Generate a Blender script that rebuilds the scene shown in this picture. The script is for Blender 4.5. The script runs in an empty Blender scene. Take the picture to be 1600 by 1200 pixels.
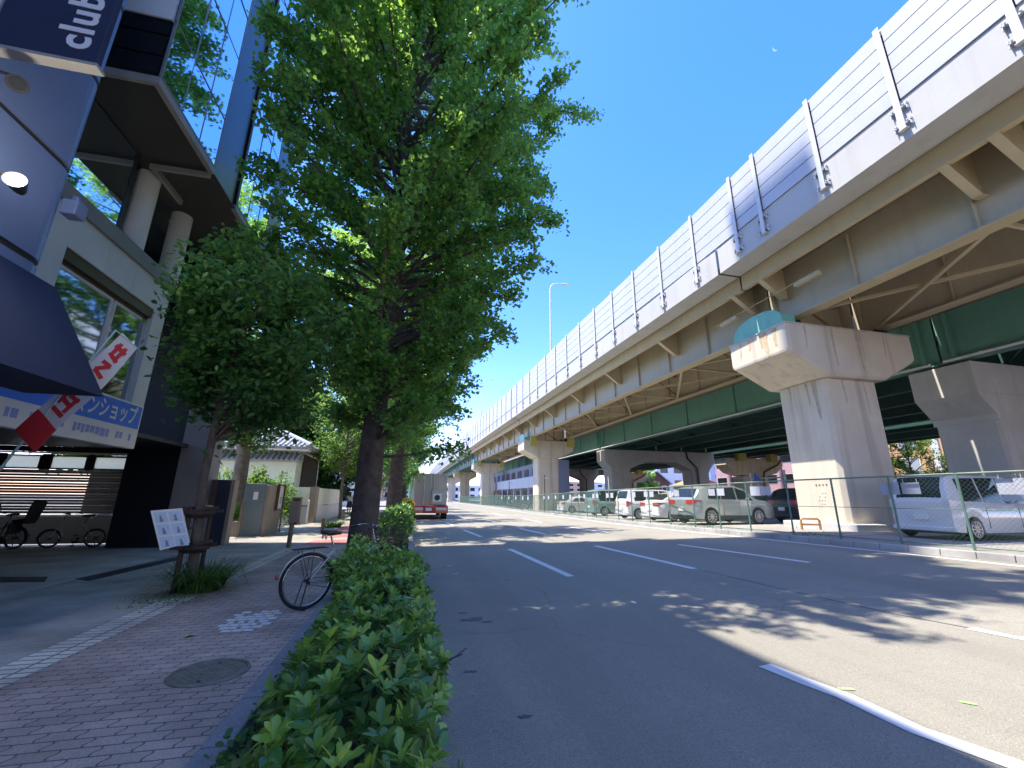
import bpy, math, random
import numpy as np
from mathutils import Vector, Matrix
D = bpy.data; SC = bpy.context.scene
rad = math.radians
# ---------------------------------------------------------------- camera
FPX, CH = 660.0, 1.5
def _cam_axes(hy=777.5, slope=0.009, vpx=640):
    p1 = np.array([0, hy-600, FPX]); p2 = np.array([1000, hy+slope*1000-600, FPX])
    u = np.cross(p1, p2); u /= np.linalg.norm(u)
    if u[1] > 0: u = -u
    y = np.array([vpx-800, hy+slope*(vpx-800)-600, FPX]); y /= np.linalg.norm(y)
    return np.cross(y, u), y, u
AX, AY, AU = _cam_axes()
cd = D.cameras.new('camera'); cam = D.objects.new('camera', cd); SC.collection.objects.link(cam)
cd.sensor_width = 36; cd.lens = FPX/1600*36; cd.clip_start = 0.05; cd.clip_end = 20000
R = Matrix(((AX[0], -AX[1], -AX[2]), (AY[0], -AY[1], -AY[2]), (AU[0], -AU[1], -AU[2])))
cam.matrix_world = Matrix.Translation((0, 0, CH)) @ R.to_4x4()
SC.camera = cam
# ---------------------------------------------------------------- light
SUN_EL, SUN_AZ = rad(66), rad(9)       # sun on the left (-X), a little ahead (+Y)
sdir = Vector((-math.cos(SUN_AZ)*math.cos(SUN_EL), math.sin(SUN_AZ)*math.cos(SUN_EL), math.sin(SUN_EL)))
w = D.worlds.new('World'); SC.world = w; w.use_nodes = True
wn = w.node_tree.nodes; wl = w.node_tree.links
sky = wn.new('ShaderNodeTexSky'); sky.sky_type = 'NISHITA'; sky.sun_disc = False
sky.sun_elevation = SUN_EL; sky.sun_rotation = math.atan2(sdir.x, sdir.y)
sky.air_density = 1.0; sky.dust_density = 0.3; sky.ozone_density = 4.0; sky.altitude = 50
hsv = wn.new('ShaderNodeHueSaturation'); hsv.inputs['Saturation'].default_value = 1.3
bg = wn['Background']; bg.inputs[1].default_value = 0.15
wl.new(sky.outputs[0], hsv.inputs['Color']); tint = wn.new('ShaderNodeMix'); tint.data_type = 'RGBA'; tint.blend_type = 'MULTIPLY'; tint.inputs[0].default_value = 1.0; tint.inputs[7].default_value = (0.84, 0.595, 0.69, 1)
wl.new(hsv.outputs[0], tint.inputs[6]); wl.new(tint.outputs[2], bg.inputs[0])
sl = D.lights.new('sun', 'SUN'); sl.energy = 2.0; sl.angle = rad(0.53); sl.color = (1.0, 0.94, 0.83)
so = D.objects.new('sun', sl); SC.collection.objects.link(so)
so.rotation_euler = sdir.to_track_quat('Z', 'Y').to_euler()
SC.view_settings.view_transform = 'Standard'; SC.view_settings.look = 'None'
SC.view_settings.exposure = 2.38; SC.view_settings.gamma = 1.0
SC.render.engine = 'CYCLES'; SC.cycles.max_bounces = 10; SC.cycles.diffuse_bounces = 8; SC.cycles.glossy_bounces = 4; SC.cycles.transparent_max_bounces = 8
# ---------------------------------------------------------------- terrain and picking
def lerp(a, b, t): return a+(b-a)*t
def interp(x, pts):
    if x <= pts[0][0]: return pts[0][1]
    for (a, va), (b, vb) in zip(pts, pts[1:]):
        if x <= b: return va+(vb-va)*(x-a)/(b-a)
    return pts[-1][1]
def kk(y): return 0.03*min(1, max(0, 1-(y-12)/33.0))
def zg(x, y): return kk(y)*min(max(x, 0), 12.5)
def ray(px, py):
    d = np.array([px-800, py-600, FPX]); return np.array([d@AX, d@AY, d@AU])
def gp(px, py, dz=0.0):
    """point of the ground seen at a photograph pixel"""
    v = ray(px, py); z = dz
    for i in range(30):
        t = (z-CH)/v[2]; x, y = v[0]*t, v[1]*t; z = 0.5*z+0.5*(zg(x, y)+dz)
    return Vector((x, y, zg(x, y)+dz))
def XK(y): return interp(y, [(4, 11.7), (7, 11.6), (9.5, 11.35), (12, 11.1), (16, 10.9), (21, 10.9), (32, 11.5), (45, 12.3), (80, 12.6), (200, 12.6)])
SWZ = 0.12
# ---------------------------------------------------------------- object helpers
def link(o): SC.collection.objects.link(o); return o
def tag(o, label=None, cat=None, group=None, kind=None):
    if label: o['label'] = label
    if cat: o['category'] = cat
    if group: o['group'] = group
    if kind: o['kind'] = kind
    return o
def thing(name, label, cat, loc=(0, 0, 0), rz=0, group=None):
    o = D.objects.new(name, None); o.empty_display_size = 0.2; link(o)
    o.location = loc; o.rotation_euler = (0, 0, rz)
    return tag(o, label, cat, group)
def copy_tree(o, parent=None):
    c = o.copy(); link(c); c.parent = parent
    for ch in [x for x in KIDS.get(o.name, [])]:
        d = copy_tree(ch, c); KIDS.setdefault(c.name, []).append(d)
    return c
KIDS = {}
def wloc(o):
    v = Vector((0, 0, 0))
    while o is not None: v += Vector(o.location); o = o.parent
    return v
class MB:
    def __init__(s): s.v = []; s.f = []; s.m = []; s.cm = 0; s.sm = []
    def add(s, vs, fs, smooth=False):
        b = len(s.v); s.v += [tuple(p) for p in vs]
        for f in fs: s.f.append(tuple(i+b for i in f)); s.m.append(s.cm); s.sm.append(smooth)
        return s
    def mi(s, i): s.cm = i; return s
    def box(s, x0, x1, y0, y1, z0, z1):
        v = [(x0, y0, z0), (x1, y0, z0), (x1, y1, z0), (x0, y1, z0), (x0, y0, z1), (x1, y0, z1), (x1, y1, z1), (x0, y1, z1)]
        return s.add(v, [(0, 3, 2, 1), (4, 5, 6, 7), (0, 1, 5, 4), (1, 2, 6, 5), (2, 3, 7, 6), (3, 0, 4, 7)])
    def obox(s, c, ax, ay, az, hx, hy, hz):
        c = Vector(c); ax = Vector(ax).normalized(); ay = Vector(ay).normalized(); az = Vector(az).normalized()
        v = [c+ax*hx*i+ay*hy*j+az*hz*k for k in (-1, 1) for (i, j) in ((-1, -1), (1, -1), (1, 1), (-1, 1))]
        return s.add(v, [(0, 3, 2, 1), (4, 5, 6, 7), (0, 1, 5, 4), (1, 2, 6, 5), (2, 3, 7, 6), (3, 0, 4, 7)])
    def bar(s, p, q, wd, ht, up=(0, 0, 1)):
        p = Vector(p); q = Vector(q); d = (q-p); L = d.length; d.normalize(); u = Vector(up)
        sd = d.cross(u)
        if sd.length < 1e-4: sd = d.cross(Vector((1, 0, 0)))
        sd.normalize(); u = sd.cross(d)
        return s.obox((p+q)/2, sd, d, u, wd/2, L/2, ht/2)
    def loft(s, secs, cap=True, smooth=False, closed=True):
        n = len(secs[0]); b = len(s.v); vs = [p for sc in secs for p in sc]; fs = []
        for i in range(len(secs)-1):
            for j in range(n if closed else n-1):
                a = i*n+j; c = i*n+(j+1) % n
                fs.append((a, c, c+n, a+n))
        s.add(vs, fs, smooth)
        if cap and closed: s.add(secs[0], [tuple(reversed(range(n)))]); s.add(secs[-1], [tuple(range(n))])
        return s
    def cyl(s, p, q, r0, r1=None, n=12, smooth=True, cap=True):
        return s.tube([p, q], [r0, r0 if r1 is None else r1], n, smooth, cap)
    def tube(s, pts, rs, n=8, smooth=True, cap=True):
        pts = [Vector(p) for p in pts]
        if not hasattr(rs, '__len__'): rs = [rs]*len(pts)
        secs = []; prev = None
        for i, p in enumerate(pts):
            t = (pts[min(i+1, len(pts)-1)]-pts[max(i-1, 0)]).normalized()
            if prev is None: a = t.orthogonal().normalized()
            else:
                a = prev-t*prev.dot(t); a = a.normalized() if a.length > 1e-5 else t.orthogonal().normalized()
            prev = a; bb = t.cross(a)
            secs.append([p+(a*math.cos(2*math.pi*k/n)+bb*math.sin(2*math.pi*k/n))*rs[i] for k in range(n)])
        return s.loft(secs, cap, smooth)
    def ring(s, c, axis, R_, r, n=36, m=8):
        c = Vector(c); ax = Vector(axis).normalized(); u = ax.orthogonal().normalized(); w_ = ax.cross(u); vs = []; fs = []
        for i in range(n):
            a = 2*math.pi*i/n; d = u*math.cos(a)+w_*math.sin(a)
            for j in range(m):
                b = 2*math.pi*j/m; vs.append(c+d*(R_+r*math.cos(b))+ax*r*math.sin(b))
        for i in range(n):
            for j in range(m): fs.append((i*m+j, ((i+1) % n)*m+j, ((i+1) % n)*m+(j+1) % m, i*m+(j+1) % m))
        return s.add(vs, fs, True)
    def prism(s, poly, off):
        """polygon of 3-D points extruded by a vector"""
        off = Vector(off); a = [Vector(p) for p in poly]; b = [p+off for p in a]; n = len(a)
        s.add(a+b, [tuple(range(n))[::-1], tuple(range(n, 2*n))]+[(i, (i+1) % n, n+(i+1) % n, n+i) for i in range(n)])
        return s
    def sphere(s, c, rx, ry=None, rz=None, n=16, m=10):
        ry = rx if ry is None else ry; rz = rx if rz is None else rz
        vs = []; fs = []
        for i in range(m+1):
            t = math.pi*i/m
            for j in range(n): a = 2*math.pi*j/n; vs.append((c[0]+rx*math.sin(t)*math.cos(a), c[1]+ry*math.sin(t)*math.sin(a), c[2]+rz*math.cos(t)))
        for i in range(m):
            for j in range(n): fs.append((i*n+j, (i+1)*n+j, (i+1)*n+(j+1) % n, i*n+(j+1) % n))
        return s.add(vs, fs, True)
    def build(s, name, mats, parent=None, bevel=0, seg=2, label=None):
        me = D.meshes.new(name)
        off = wloc(parent) if parent is not None else Vector((0, 0, 0))
        me.from_pydata([(p[0]-off.x, p[1]-off.y, p[2]-off.z) for p in s.v], [], s.f)
        if not isinstance(mats, (list, tuple)): mats = [mats]
        for m in mats: me.materials.append(m)
        me.polygons.foreach_set('material_index', s.m); me.polygons.foreach_set('use_smooth', s.sm)
        me.validate(); me.update()
        o = link(D.objects.new(name, me))
        if parent is not None: o.parent = parent; KIDS.setdefault(parent.name, []).append(o)
        if bevel:
            b = o.modifiers.new('bevel', 'BEVEL'); b.width = bevel; b.segments = seg; b.limit_method = 'ANGLE'; b.angle_limit = rad(40)
        if label: o['label'] = label
        return o
def np_mesh(name, V, loops, nper, mat, parent=None, rnd=None, smooth=False):
    """V (n,3) array, loops flat indices, nper verts per face"""
    me = D.meshes.new(name); off = wloc(parent) if parent is not None else Vector((0, 0, 0))
    V = V-np.array(off); nf = len(loops)//nper
    me.vertices.add(len(V)); me.vertices.foreach_set('co', V.astype(np.float32).ravel())
    me.loops.add(len(loops)); me.loops.foreach_set('vertex_index', loops.astype(np.int32))
    me.polygons.add(nf); me.polygons.foreach_set('loop_start', np.arange(0, nf*nper, nper, dtype=np.int32))
    if smooth: me.polygons.foreach_set('use_smooth', np.ones(nf, dtype=bool))
    me.update(calc_edges=True)
    if rnd is not None:
        at = me.attributes.new('rnd', 'FLOAT', 'FACE'); at.data.foreach_set('value', rnd.astype(np.float32))
    me.materials.append(mat); o = link(D.objects.new(name, me))
    if parent is not None: o.parent = parent; KIDS.setdefault(parent.name, []).append(o)
    return o
# ---------------------------------------------------------------- materials
def mat(name, col, rough=0.6, var=0.15, scale=2.0, bump=0.0, bscale=60, metal=0.0, spec=0.5, streak=0.0, streakcol=(0.12, 0.09, 0.06), dirt=0.0, coat=0.0, dots=0.0, road=False):
    m = D.materials.new(name); m.use_nodes = True; n = m.node_tree.nodes; l = m.node_tree.links
    p = n['Principled BSDF']; p.inputs['Roughness'].default_value = rough; p.inputs['Metallic'].default_value = metal
    p.inputs['Specular IOR Level'].default_value = spec; p.inputs['Coat Weight'].default_value = coat
    tc = n.new('ShaderNodeTexCoord'); co = tc.outputs['Object']
    def noise(sc, det=4, vec=None):
        t = n.new('ShaderNodeTexNoise'); t.inputs['Scale'].default_value = sc; t.inputs['Detail'].default_value = det
        l.new(vec if vec is not None else co, t.inputs['Vector']); return t.outputs['Fac']
    def rng(fac, a, b, c=0.0, d=1.0):
        r = n.new('ShaderNodeMapRange'); r.inputs[1].default_value = a; r.inputs[2].default_value = b
        r.inputs[3].default_value = c; r.inputs[4].default_value = d; l.new(fac, r.inputs[0]); return r.outputs[0]
    def mix(fac, a, b):
        x = n.new('ShaderNodeMix'); x.data_type = 'RGBA'
        if isinstance(fac, float): x.inputs[0].default_value = fac
        else: l.new(fac, x.inputs[0])
        for s_, v in ((6, a), (7, b)):
            if isinstance(v, tuple): x.inputs[s_].default_value = v+(1,)
            else: l.new(v, x.inputs[s_])
        return x.outputs[2]
    c = tuple(col)
    if var:
        c = mix(rng(noise(scale), 0.3, 0.7), tuple(x*(1-var) for x in col), tuple(min(1, x*(1+var)) for x in col))
        c = mix(rng(noise(scale*17, 2), 0.35, 0.65, 0, 0.35), c, tuple(x*(1-var*1.2) for x in col))
    if dots: c = mix(rng(noise(dots, 1), 0.60, 0.72, 0, 0.6), c, tuple(min(1, x*2.4+0.03) for x in col))
    if streak:
        mp = n.new('ShaderNodeMapping'); mp.inputs['Scale'].default_value = (2.6, 2.6, 0.16); l.new(co, mp.inputs[0])
        c = mix(rng(noise(1.0, 5, mp.outputs[0]), 0.52, 0.80, 0, streak), c, streakcol)
    if dirt: c = mix(rng(noise(scale*0.6, 6), 0.5, 0.75, 0, dirt), c, tuple(x*0.45 for x in col))
    if road:   # tyre polished tracks, coarse stones, repair patches and hairline cracks
        mp = n.new('ShaderNodeMapping'); mp.inputs['Scale'].default_value = (1.1, 0.02, 1); l.new(co, mp.inputs[0])
        c = mix(rng(noise(1.0, 3, mp.outputs[0]), 0.45, 0.65, 0, 0.45), c, tuple(x*.72 for x in col))
        c = mix(rng(noise(75, 2), 0.50, 0.62, 0, 0.55), c, tuple(x*.58 for x in col))
        c = mix(rng(noise(120, 2), 0.60, 0.70, 0, 0.5), c, tuple(min(1, x*1.7) for x in col))
        wv = n.new('ShaderNodeTexNoise'); wv.inputs['Scale'].default_value = 1.1; wv.inputs['Detail'].default_value = 6; l.new(co, wv.inputs['Vector'])
        ad = n.new('ShaderNodeVectorMath'); ad.operation = 'MULTIPLY_ADD'; ad.inputs[1].default_value = (.9, .9, .9); l.new(wv.outputs['Color'], ad.inputs[0]); l.new(co, ad.inputs[2])
        vo = n.new('ShaderNodeTexVoronoi'); vo.feature = 'DISTANCE_TO_EDGE'; vo.inputs['Scale'].default_value = 0.32; l.new(ad.outputs[0], vo.inputs['Vector'])
        cr = rng(vo.outputs['Distance'], 0.0, 0.006, 1, 0); ms = rng(noise(0.16, 2), 0.50, 0.56)
        mu = n.new('ShaderNodeMath'); mu.operation = 'MULTIPLY'; l.new(cr, mu.inputs[0]); l.new(ms, mu.inputs[1]); m2 = n.new('ShaderNodeMath'); m2.operation = 'MULTIPLY'; m2.inputs[1].default_value = .6; l.new(mu.outputs[0], m2.inputs[0])
        c = mix(m2.outputs[0], c, tuple(x*.35 for x in col))
    if isinstance(c, tuple): p.inputs['Base Color'].default_value = c+(1,)
    else: l.new(c, p.inputs['Base Color'])
    if bump:
        b = n.new('ShaderNodeBump'); b.inputs['Strength'].default_value = bump; b.inputs['Distance'].default_value = 0.01
        l.new(noise(bscale, 6), b.inputs['Height']); l.new(b.outputs[0], p.inputs['Normal'])
    m['_p'] = 1
    return m
def leafmat(name, cols, trans=0.35, rough=0.45, spec=0.3):
    m = D.materials.new(name); m.use_nodes = True; n = m.node_tree.nodes; l = m.node_tree.links
    p = n['Principled BSDF']; p.inputs['Roughness'].default_value = rough; p.inputs['Specular IOR Level'].default_value = spec
    a = n.new('ShaderNodeAttribute'); a.attribute_name = 'rnd'
    r = n.new('ShaderNodeValToRGB'); e = r.color_ramp.elements
    e[0].position = 0; e[0].color = cols[0]+(1,); e[1].position = 1; e[1].color = cols[-1]+(1,)
    for i, c in enumerate(cols[1:-1]): q = e.new((i+1)/(len(cols)-1)); q.color = c+(1,)
    l.new(a.outputs['Fac'], r.inputs[0]); l.new(r.outputs[0], p.inputs['Base Color'])
    t = n.new('ShaderNodeBsdfTranslucent'); h = n.new('ShaderNodeHueSaturation'); h.inputs['Value'].default_value = 1.8; h.inputs['Hue'].default_value = 0.465
    l.new(r.outputs[0], h.inputs['Color']); l.new(h.outputs[0], t.inputs[0])
    x = n.new('ShaderNodeMixShader'); x.inputs[0].default_value = trans
    l.new(p.outputs[0], x.inputs[1]); l.new(t.outputs[0], x.inputs[2]); l.new(x.outputs[0], n['Material Output'].inputs[0])
    return m
def emat(name, col, st):
    m = D.materials.new(name); m.use_nodes = True; p = m.node_tree.nodes['Principled BSDF']
    p.inputs['Base Color'].default_value = (0, 0, 0, 1) if 'moon' in name else col+(1,); p.inputs['Emission Color'].default_value = col+(1,); p.inputs['Emission Strength'].default_value = st
    return m
M = {}
M['asphalt'] = mat('asphalt', (0.275, 0.255, 0.21), 0.85, 0.12, 0.35, 0.7, 140, dots=190, dirt=0.25, road=True)
M['lot'] = mat('lot_asphalt', (0.30, 0.28, 0.25), 0.9, 0.2, 0.5, 0.4, 120, dots=200, dirt=0.3)
M['paint'] = mat('road_paint', (0.72, 0.72, 0.70), 0.7, 0.06, 4, 0.2, 120, dirt=0.3)
M['concrete'] = mat('pier_concrete', (0.68, 0.60, 0.47), 0.85, 0.08, 0.8, 0.25, 40, streak=0.5, streakcol=(0.24, 0.19, 0.13))
M['concrete2'] = mat('grey_concrete', (0.58, 0.56, 0.52), 0.85, 0.1, 0.7, 0.25, 40, streak=0.25)
M['parapet'] = mat('parapet_concrete', (0.50, 0.49, 0.46), 0.8, 0.06, 0.8, 0.2, 40, streak=0.35, streakcol=(0.32, 0.28, 0.22))
M['kerb'] = mat('kerb_concrete', (0.36, 0.35, 0.33), 0.85, 0.2, 1.5, 0.3, 60, dirt=0.5)
M['granite'] = mat('granite_kerb', (0.22, 0.22, 0.23), 0.75, 0.2, 6, 0.3, 90, dots=150)
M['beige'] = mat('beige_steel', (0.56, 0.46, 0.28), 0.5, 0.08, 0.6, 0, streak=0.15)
M['beigeweb'] = mat('beige_steel_web', (0.52, 0.45, 0.31), 0.5, 0.08, 0.5, 0, streak=0.15)  # greyer copy of the beige steel, imitating the light on the webs
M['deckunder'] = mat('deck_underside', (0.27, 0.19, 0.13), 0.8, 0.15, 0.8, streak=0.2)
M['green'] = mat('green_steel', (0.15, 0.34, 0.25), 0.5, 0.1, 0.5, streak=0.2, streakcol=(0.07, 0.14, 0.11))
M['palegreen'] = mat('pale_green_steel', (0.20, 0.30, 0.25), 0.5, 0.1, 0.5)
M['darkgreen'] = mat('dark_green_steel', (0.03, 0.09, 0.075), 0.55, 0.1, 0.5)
M['barrier'] = mat('noise_barrier_metal', (0.50, 0.51, 0.53), 0.45, 0.05, 0.5, 0, spec=0.4, streak=0.22, streakcol=(0.36, 0.36, 0.36))
M['postmetal'] = mat('galvanised_steel', (0.62, 0.62, 0.62), 0.5, 0.08, 3)
M['darkmetal'] = mat('dark_metal', (0.03, 0.03, 0.035), 0.5, 0.1, 5)
M['black'] = mat('black_rubber', (0.018, 0.018, 0.02), 0.7, 0.1, 8)
M['chrome'] = mat('polished_steel', (0.6, 0.6, 0.62), 0.22, 0.05, 5, metal=1.0)
M['teal'] = mat('teal_cover', (0.20, 0.50, 0.36), 0.4, 0.15, 2, dirt=0.3)
M['yellow'] = mat('yellow_paint', (0.50, 0.42, 0.10), 0.5, 0.1, 2, dirt=0.4)
M['fence'] = mat('fence_green', (0.11, 0.20, 0.155), 0.5, 0.1, 3)
M['fencetop'] = mat('fence_rail', (0.20, 0.26, 0.19), 0.5, 0.2, 3, dirt=0.3)
M['placard'] = mat('placard_white', (0.46, 0.47, 0.54), 0.6, 0.04, 3)
M['white'] = mat('white_paint', (0.78, 0.78, 0.77), 0.5, 0.04, 2)
M['navy'] = mat('navy_cladding', (0.13, 0.18, 0.33), 0.38, 0.06, 0.7, spec=0.5)
M['awning'] = mat('navy_awning_cloth', (0.018, 0.026, 0.065), 0.75, 0.1, 3, 0.2, 200)
M['darkstone'] = mat('dark_stone_tile', (0.018, 0.022, 0.034), 0.3, 0.12, 1.2)
M['greystone'] = mat('grey_stone_panel', (0.25, 0.25, 0.26), 0.5, 0.12, 1.5, 0.1, 60)
M['palestone'] = mat('pale_stone_panel', (0.62, 0.64, 0.66), 0.45, 0.08, 1.2)
M['soffit'] = mat('brown_soffit', (0.05, 0.045, 0.04), 0.6, 0.15, 0.8)
M['edge'] = mat('soffit_edge', (0.34, 0.32, 0.29), 0.5, 0.15, 2)
M['bronze'] = mat('bronze_frame', (0.09, 0.06, 0.04), 0.4, 0.15, 3, metal=0.3)
M['bark'] = mat('ginkgo_bark', (0.105, 0.085, 0.072), 0.95, 0.35, 6, 1.0, 26)
M['barklight'] = mat('pale_bark', (0.20, 0.17, 0.13), 0.9, 0.35, 5, 0.8, 30, dirt=0.3)
M['wood'] = mat('weathered_wood', (0.22, 0.18, 0.12), 0.85, 0.25, 6, 0.4, 60, streak=0.3)
M['darkwood'] = mat('dark_brown_wood', (0.045, 0.03, 0.022), 0.7, 0.2, 4)
M['wallgreen'] = mat('pale_plaster', (0.78, 0.82, 0.70), 0.8, 0.06, 1)
M['rooftile'] = mat('roof_tile', (0.33, 0.34, 0.36), 0.4, 0.2, 5)
M['glass'] = mat('mirror_glass', (0.62, 0.78, 0.98), 0.03, 0, metal=1.0)
M['glass2'] = mat('window_glass', (0.40, 0.46, 0.50), 0.05, 0, metal=1.0)
M['darkglass'] = mat('dark_glass', (0.015, 0.018, 0.022), 0.06, 0, spec=0.45)
M['shutter'] = mat('slat_wall_paint', (0.5, 0.48, 0.41), 0.6, 0.12, 2)
M['red'] = mat('red_print', (0.55, 0.03, 0.04), 0.6, 0.08, 4)
M['cloth'] = mat('white_cloth', (0.62, 0.62, 0.66), 0.8, 0.05, 4)
M['blue'] = mat('blue_print', (0.04, 0.2, 0.8), 0.5, 0.05, 4)
M['orange'] = mat('orange_print', (0.75, 0.22, 0.03), 0.5, 0.1, 4)
M['soil'] = mat('planting_soil', (0.05, 0.042, 0.03), 0.95, 0.4, 8, 1.0, 30)
M['brownpaint'] = mat('brown_panel', (0.16, 0.11, 0.08), 0.6, 0.1, 3)
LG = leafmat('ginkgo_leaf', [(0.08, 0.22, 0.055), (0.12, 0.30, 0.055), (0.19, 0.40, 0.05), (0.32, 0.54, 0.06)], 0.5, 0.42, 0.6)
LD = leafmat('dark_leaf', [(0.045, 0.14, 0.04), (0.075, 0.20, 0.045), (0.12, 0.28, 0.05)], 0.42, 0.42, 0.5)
LY = leafmat('light_leaf', [(0.05, 0.14, 0.025), (0.09, 0.21, 0.03), (0.16, 0.30, 0.04)], 0.42)
LH = leafmat('hedge_leaf', [(0.05, 0.15, 0.03), (0.12, 0.29, 0.05), (0.22, 0.42, 0.07), (0.36, 0.56, 0.09)], 0.35, 0.38, 0.8)
LW = leafmat('yellow_leaf', [(0.45, 0.42, 0.03), (0.6, 0.55, 0.05)], 0.4)
LS = leafmat('grass_blade', [(0.03, 0.09, 0.02), (0.07, 0.16, 0.03), (0.14, 0.24, 0.05)], 0.3)
# ================================================================ GROUND, ROAD, PAVEMENTS
def brickmat(name, c1, c2, mortar, bw, rh, ms=0.006, rot=0.0, rough=0.85, wob=0.0, bump=0.4, off=0.5):
    m = D.materials.new(name); m.use_nodes = True; n = m.node_tree.nodes; l = m.node_tree.links
    p = n['Principled BSDF']; p.inputs['Roughness'].default_value = rough
    tc = n.new('ShaderNodeTexCoord'); mp = n.new('ShaderNodeMapping'); mp.inputs['Rotation'].default_value = (0, 0, rot)
    l.new(tc.outputs['Object'], mp.inputs[0]); vec = mp.outputs[0]
    if wob:      # interlocking blocks: the joints swing from side to side
        sx = n.new('ShaderNodeSeparateXYZ'); l.new(vec, sx.inputs[0])
        a = n.new('ShaderNodeMath'); a.operation = 'MULTIPLY'; a.inputs[1].default_value = 2*math.pi/rh; l.new(sx.outputs[1], a.inputs[0])
        s = n.new('ShaderNodeMath'); s.operation = 'SINE'; l.new(a.outputs[0], s.inputs[0])
        mu = n.new('ShaderNodeMath'); mu.operation = 'MULTIPLY_ADD'; mu.inputs[1].default_value = wob; l.new(s.outputs[0], mu.inputs[0]); l.new(sx.outputs[0], mu.inputs[2])
        cx = n.new('ShaderNodeCombineXYZ'); l.new(mu.outputs[0], cx.inputs[0]); l.new(sx.outputs[1], cx.inputs[1]); vec = cx.outputs[0]
    b = n.new('ShaderNodeTexBrick'); b.offset = off; b.inputs['Scale'].default_value = 1; b.inputs['Brick Width'].default_value = bw
    b.inputs['Row Height'].default_value = rh; b.inputs['Mortar Size'].default_value = ms; b.inputs['Mortar Smooth'].default_value = 0.3
    b.inputs['Color1'].default_value = c1+(1,); b.inputs['Color2'].default_value = c2+(1,); b.inputs['Mortar'].default_value = mortar+(1,)
    l.new(vec, b.inputs['Vector'])
    t = n.new('ShaderNodeTexNoise'); t.inputs['Scale'].default_value = 1.3; t.inputs['Detail'].default_value = 6; l.new(tc.outputs['Object'], t.inputs[0])
    r = n.new('ShaderNodeMapRange'); r.inputs[1].default_value = 0.3; r.inputs[2].default_value = 0.7; r.inputs[3].default_value = 0.66; r.inputs[4].default_value = 1.25; l.new(t.outputs[0], r.inputs[0])
    t2 = n.new('ShaderNodeTexNoise'); t2.inputs['Scale'].default_value = 90; l.new(tc.outputs['Object'], t2.inputs[0])
    r2 = n.new('ShaderNodeMapRange'); r2.inputs[1].default_value = 0.3; r2.inputs[2].default_value = 0.7; r2.inputs[3].default_value = 0.8; r2.inputs[4].default_value = 1.2; l.new(t2.outputs[0], r2.inputs[0])
    mm = n.new('ShaderNodeMath'); mm.operation = 'MULTIPLY'; l.new(r.outputs[0], mm.inputs[0]); l.new(r2.outputs[0], mm.inputs[1])
    vm = n.new('ShaderNodeVectorMath'); vm.operation = 'SCALE'; l.new(b.outputs[0], vm.inputs[0]); l.new(mm.outputs[0], vm.inputs['Scale'])
    l.new(vm.outputs[0], p.inputs['Base Color'])
    bp = n.new('ShaderNodeBump'); bp.inputs['Strength'].default_value = bump; bp.inputs['Distance'].default_value = 0.006; bp.invert = True
    l.new(b.outputs['Fac'], bp.inputs['Height']); l.new(bp.outputs[0], p.inputs['Normal'])
    return m
M['pavered'] = brickmat('red_block_paving', (0.40, 0.31, 0.26), (0.47, 0.37, 0.31), (0.15, 0.12, 0.105), 0.20, 0.11, 0.007, 0, wob=0.012)
M['pavegrey'] = brickmat('grey_block_paving', (0.37, 0.345, 0.29), (0.41, 0.38, 0.325), (0.26, 0.26, 0.22), 0.20, 0.10, 0.004, 0, bump=0.15)
M['pavestrip'] = brickmat('pale_strip_blocks', (0.62, 0.57, 0.48), (0.74, 0.69, 0.58), (0.2, 0.18, 0.15), 0.37, 0.105, 0.012, 0, off=0.0)
M['paveplaza'] = brickmat('plaza_tiles', (0.46, 0.44, 0.39), (0.49, 0.47, 0.42), (0.34, 0.33, 0.30), 0.6, 0.6, 0.004, 0, rough=0.55, bump=0.1)
M['pavewarm'] = brickmat('pale_block_paving', (0.27, 0.25, 0.21), (0.33, 0.30, 0.25), (0.2, 0.18, 0.15), 0.2, 0.1, 0.004, 0, bump=0.15)
M['pavepink'] = brickmat('worn_red_paving', (0.36, 0.12, 0.11), (0.43, 0.17, 0.15), (0.25, 0.12, 0.1), 0.2, 0.1, 0.004, 0, bump=0.15)

def sheet(name, xs_at, ys, zf, m, kind='structure'):
    """a surface between x lists at each y"""
    b = MB(); rows = []
    for y in ys: rows.append([(x, y, zf(x, y)) for x in xs_at(y)])
    n = len(rows[0]); vs = [p for r in rows for p in r]; fs = []
    for i in range(len(rows)-1):
        for j in range(n-1): a = i*n+j; fs.append((a, a+1, a+n+1, a+n))
    b.add(vs, fs); return tag(b.build(name, m), kind=kind)
YS = [-60, -30, -10, -4, 0, 2, 4, 5, 6, 7, 8, 9, 10, 11, 12, 13, 14, 16, 18, 20, 22, 25, 28, 32, 36, 40, 45, 60, 80, 120, 200, 400]
M['ground'] = mat('ground_dust', (0.30, 0.28, 0.25), 0.9, 0.2, 0.05)
sheet('ground', lambda y: [-2500, -400, -60, -2, 0, 4, 8, 14, 40, 120, 400, 2500], [-800, -200]+YS+[900, 3500], lambda x, y: zg(x, y)-0.05, M['ground'])
sheet('road', lambda y: [-0.6, 0.0]+[XK(y)*t for t in (0.1, 0.2, 0.35, 0.5, 0.65, 0.8, 0.92)]+[XK(y)+0.02], YS, lambda x, y: zg(x, y), M['asphalt'])
sheet('parking_lot', lambda y: [XK(y)+0.17, XK(y)+1.0, 14.0, 20.0, 40, 60], YS, lambda x, y: zg(x, y)+0.12, M['lot'])
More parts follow.
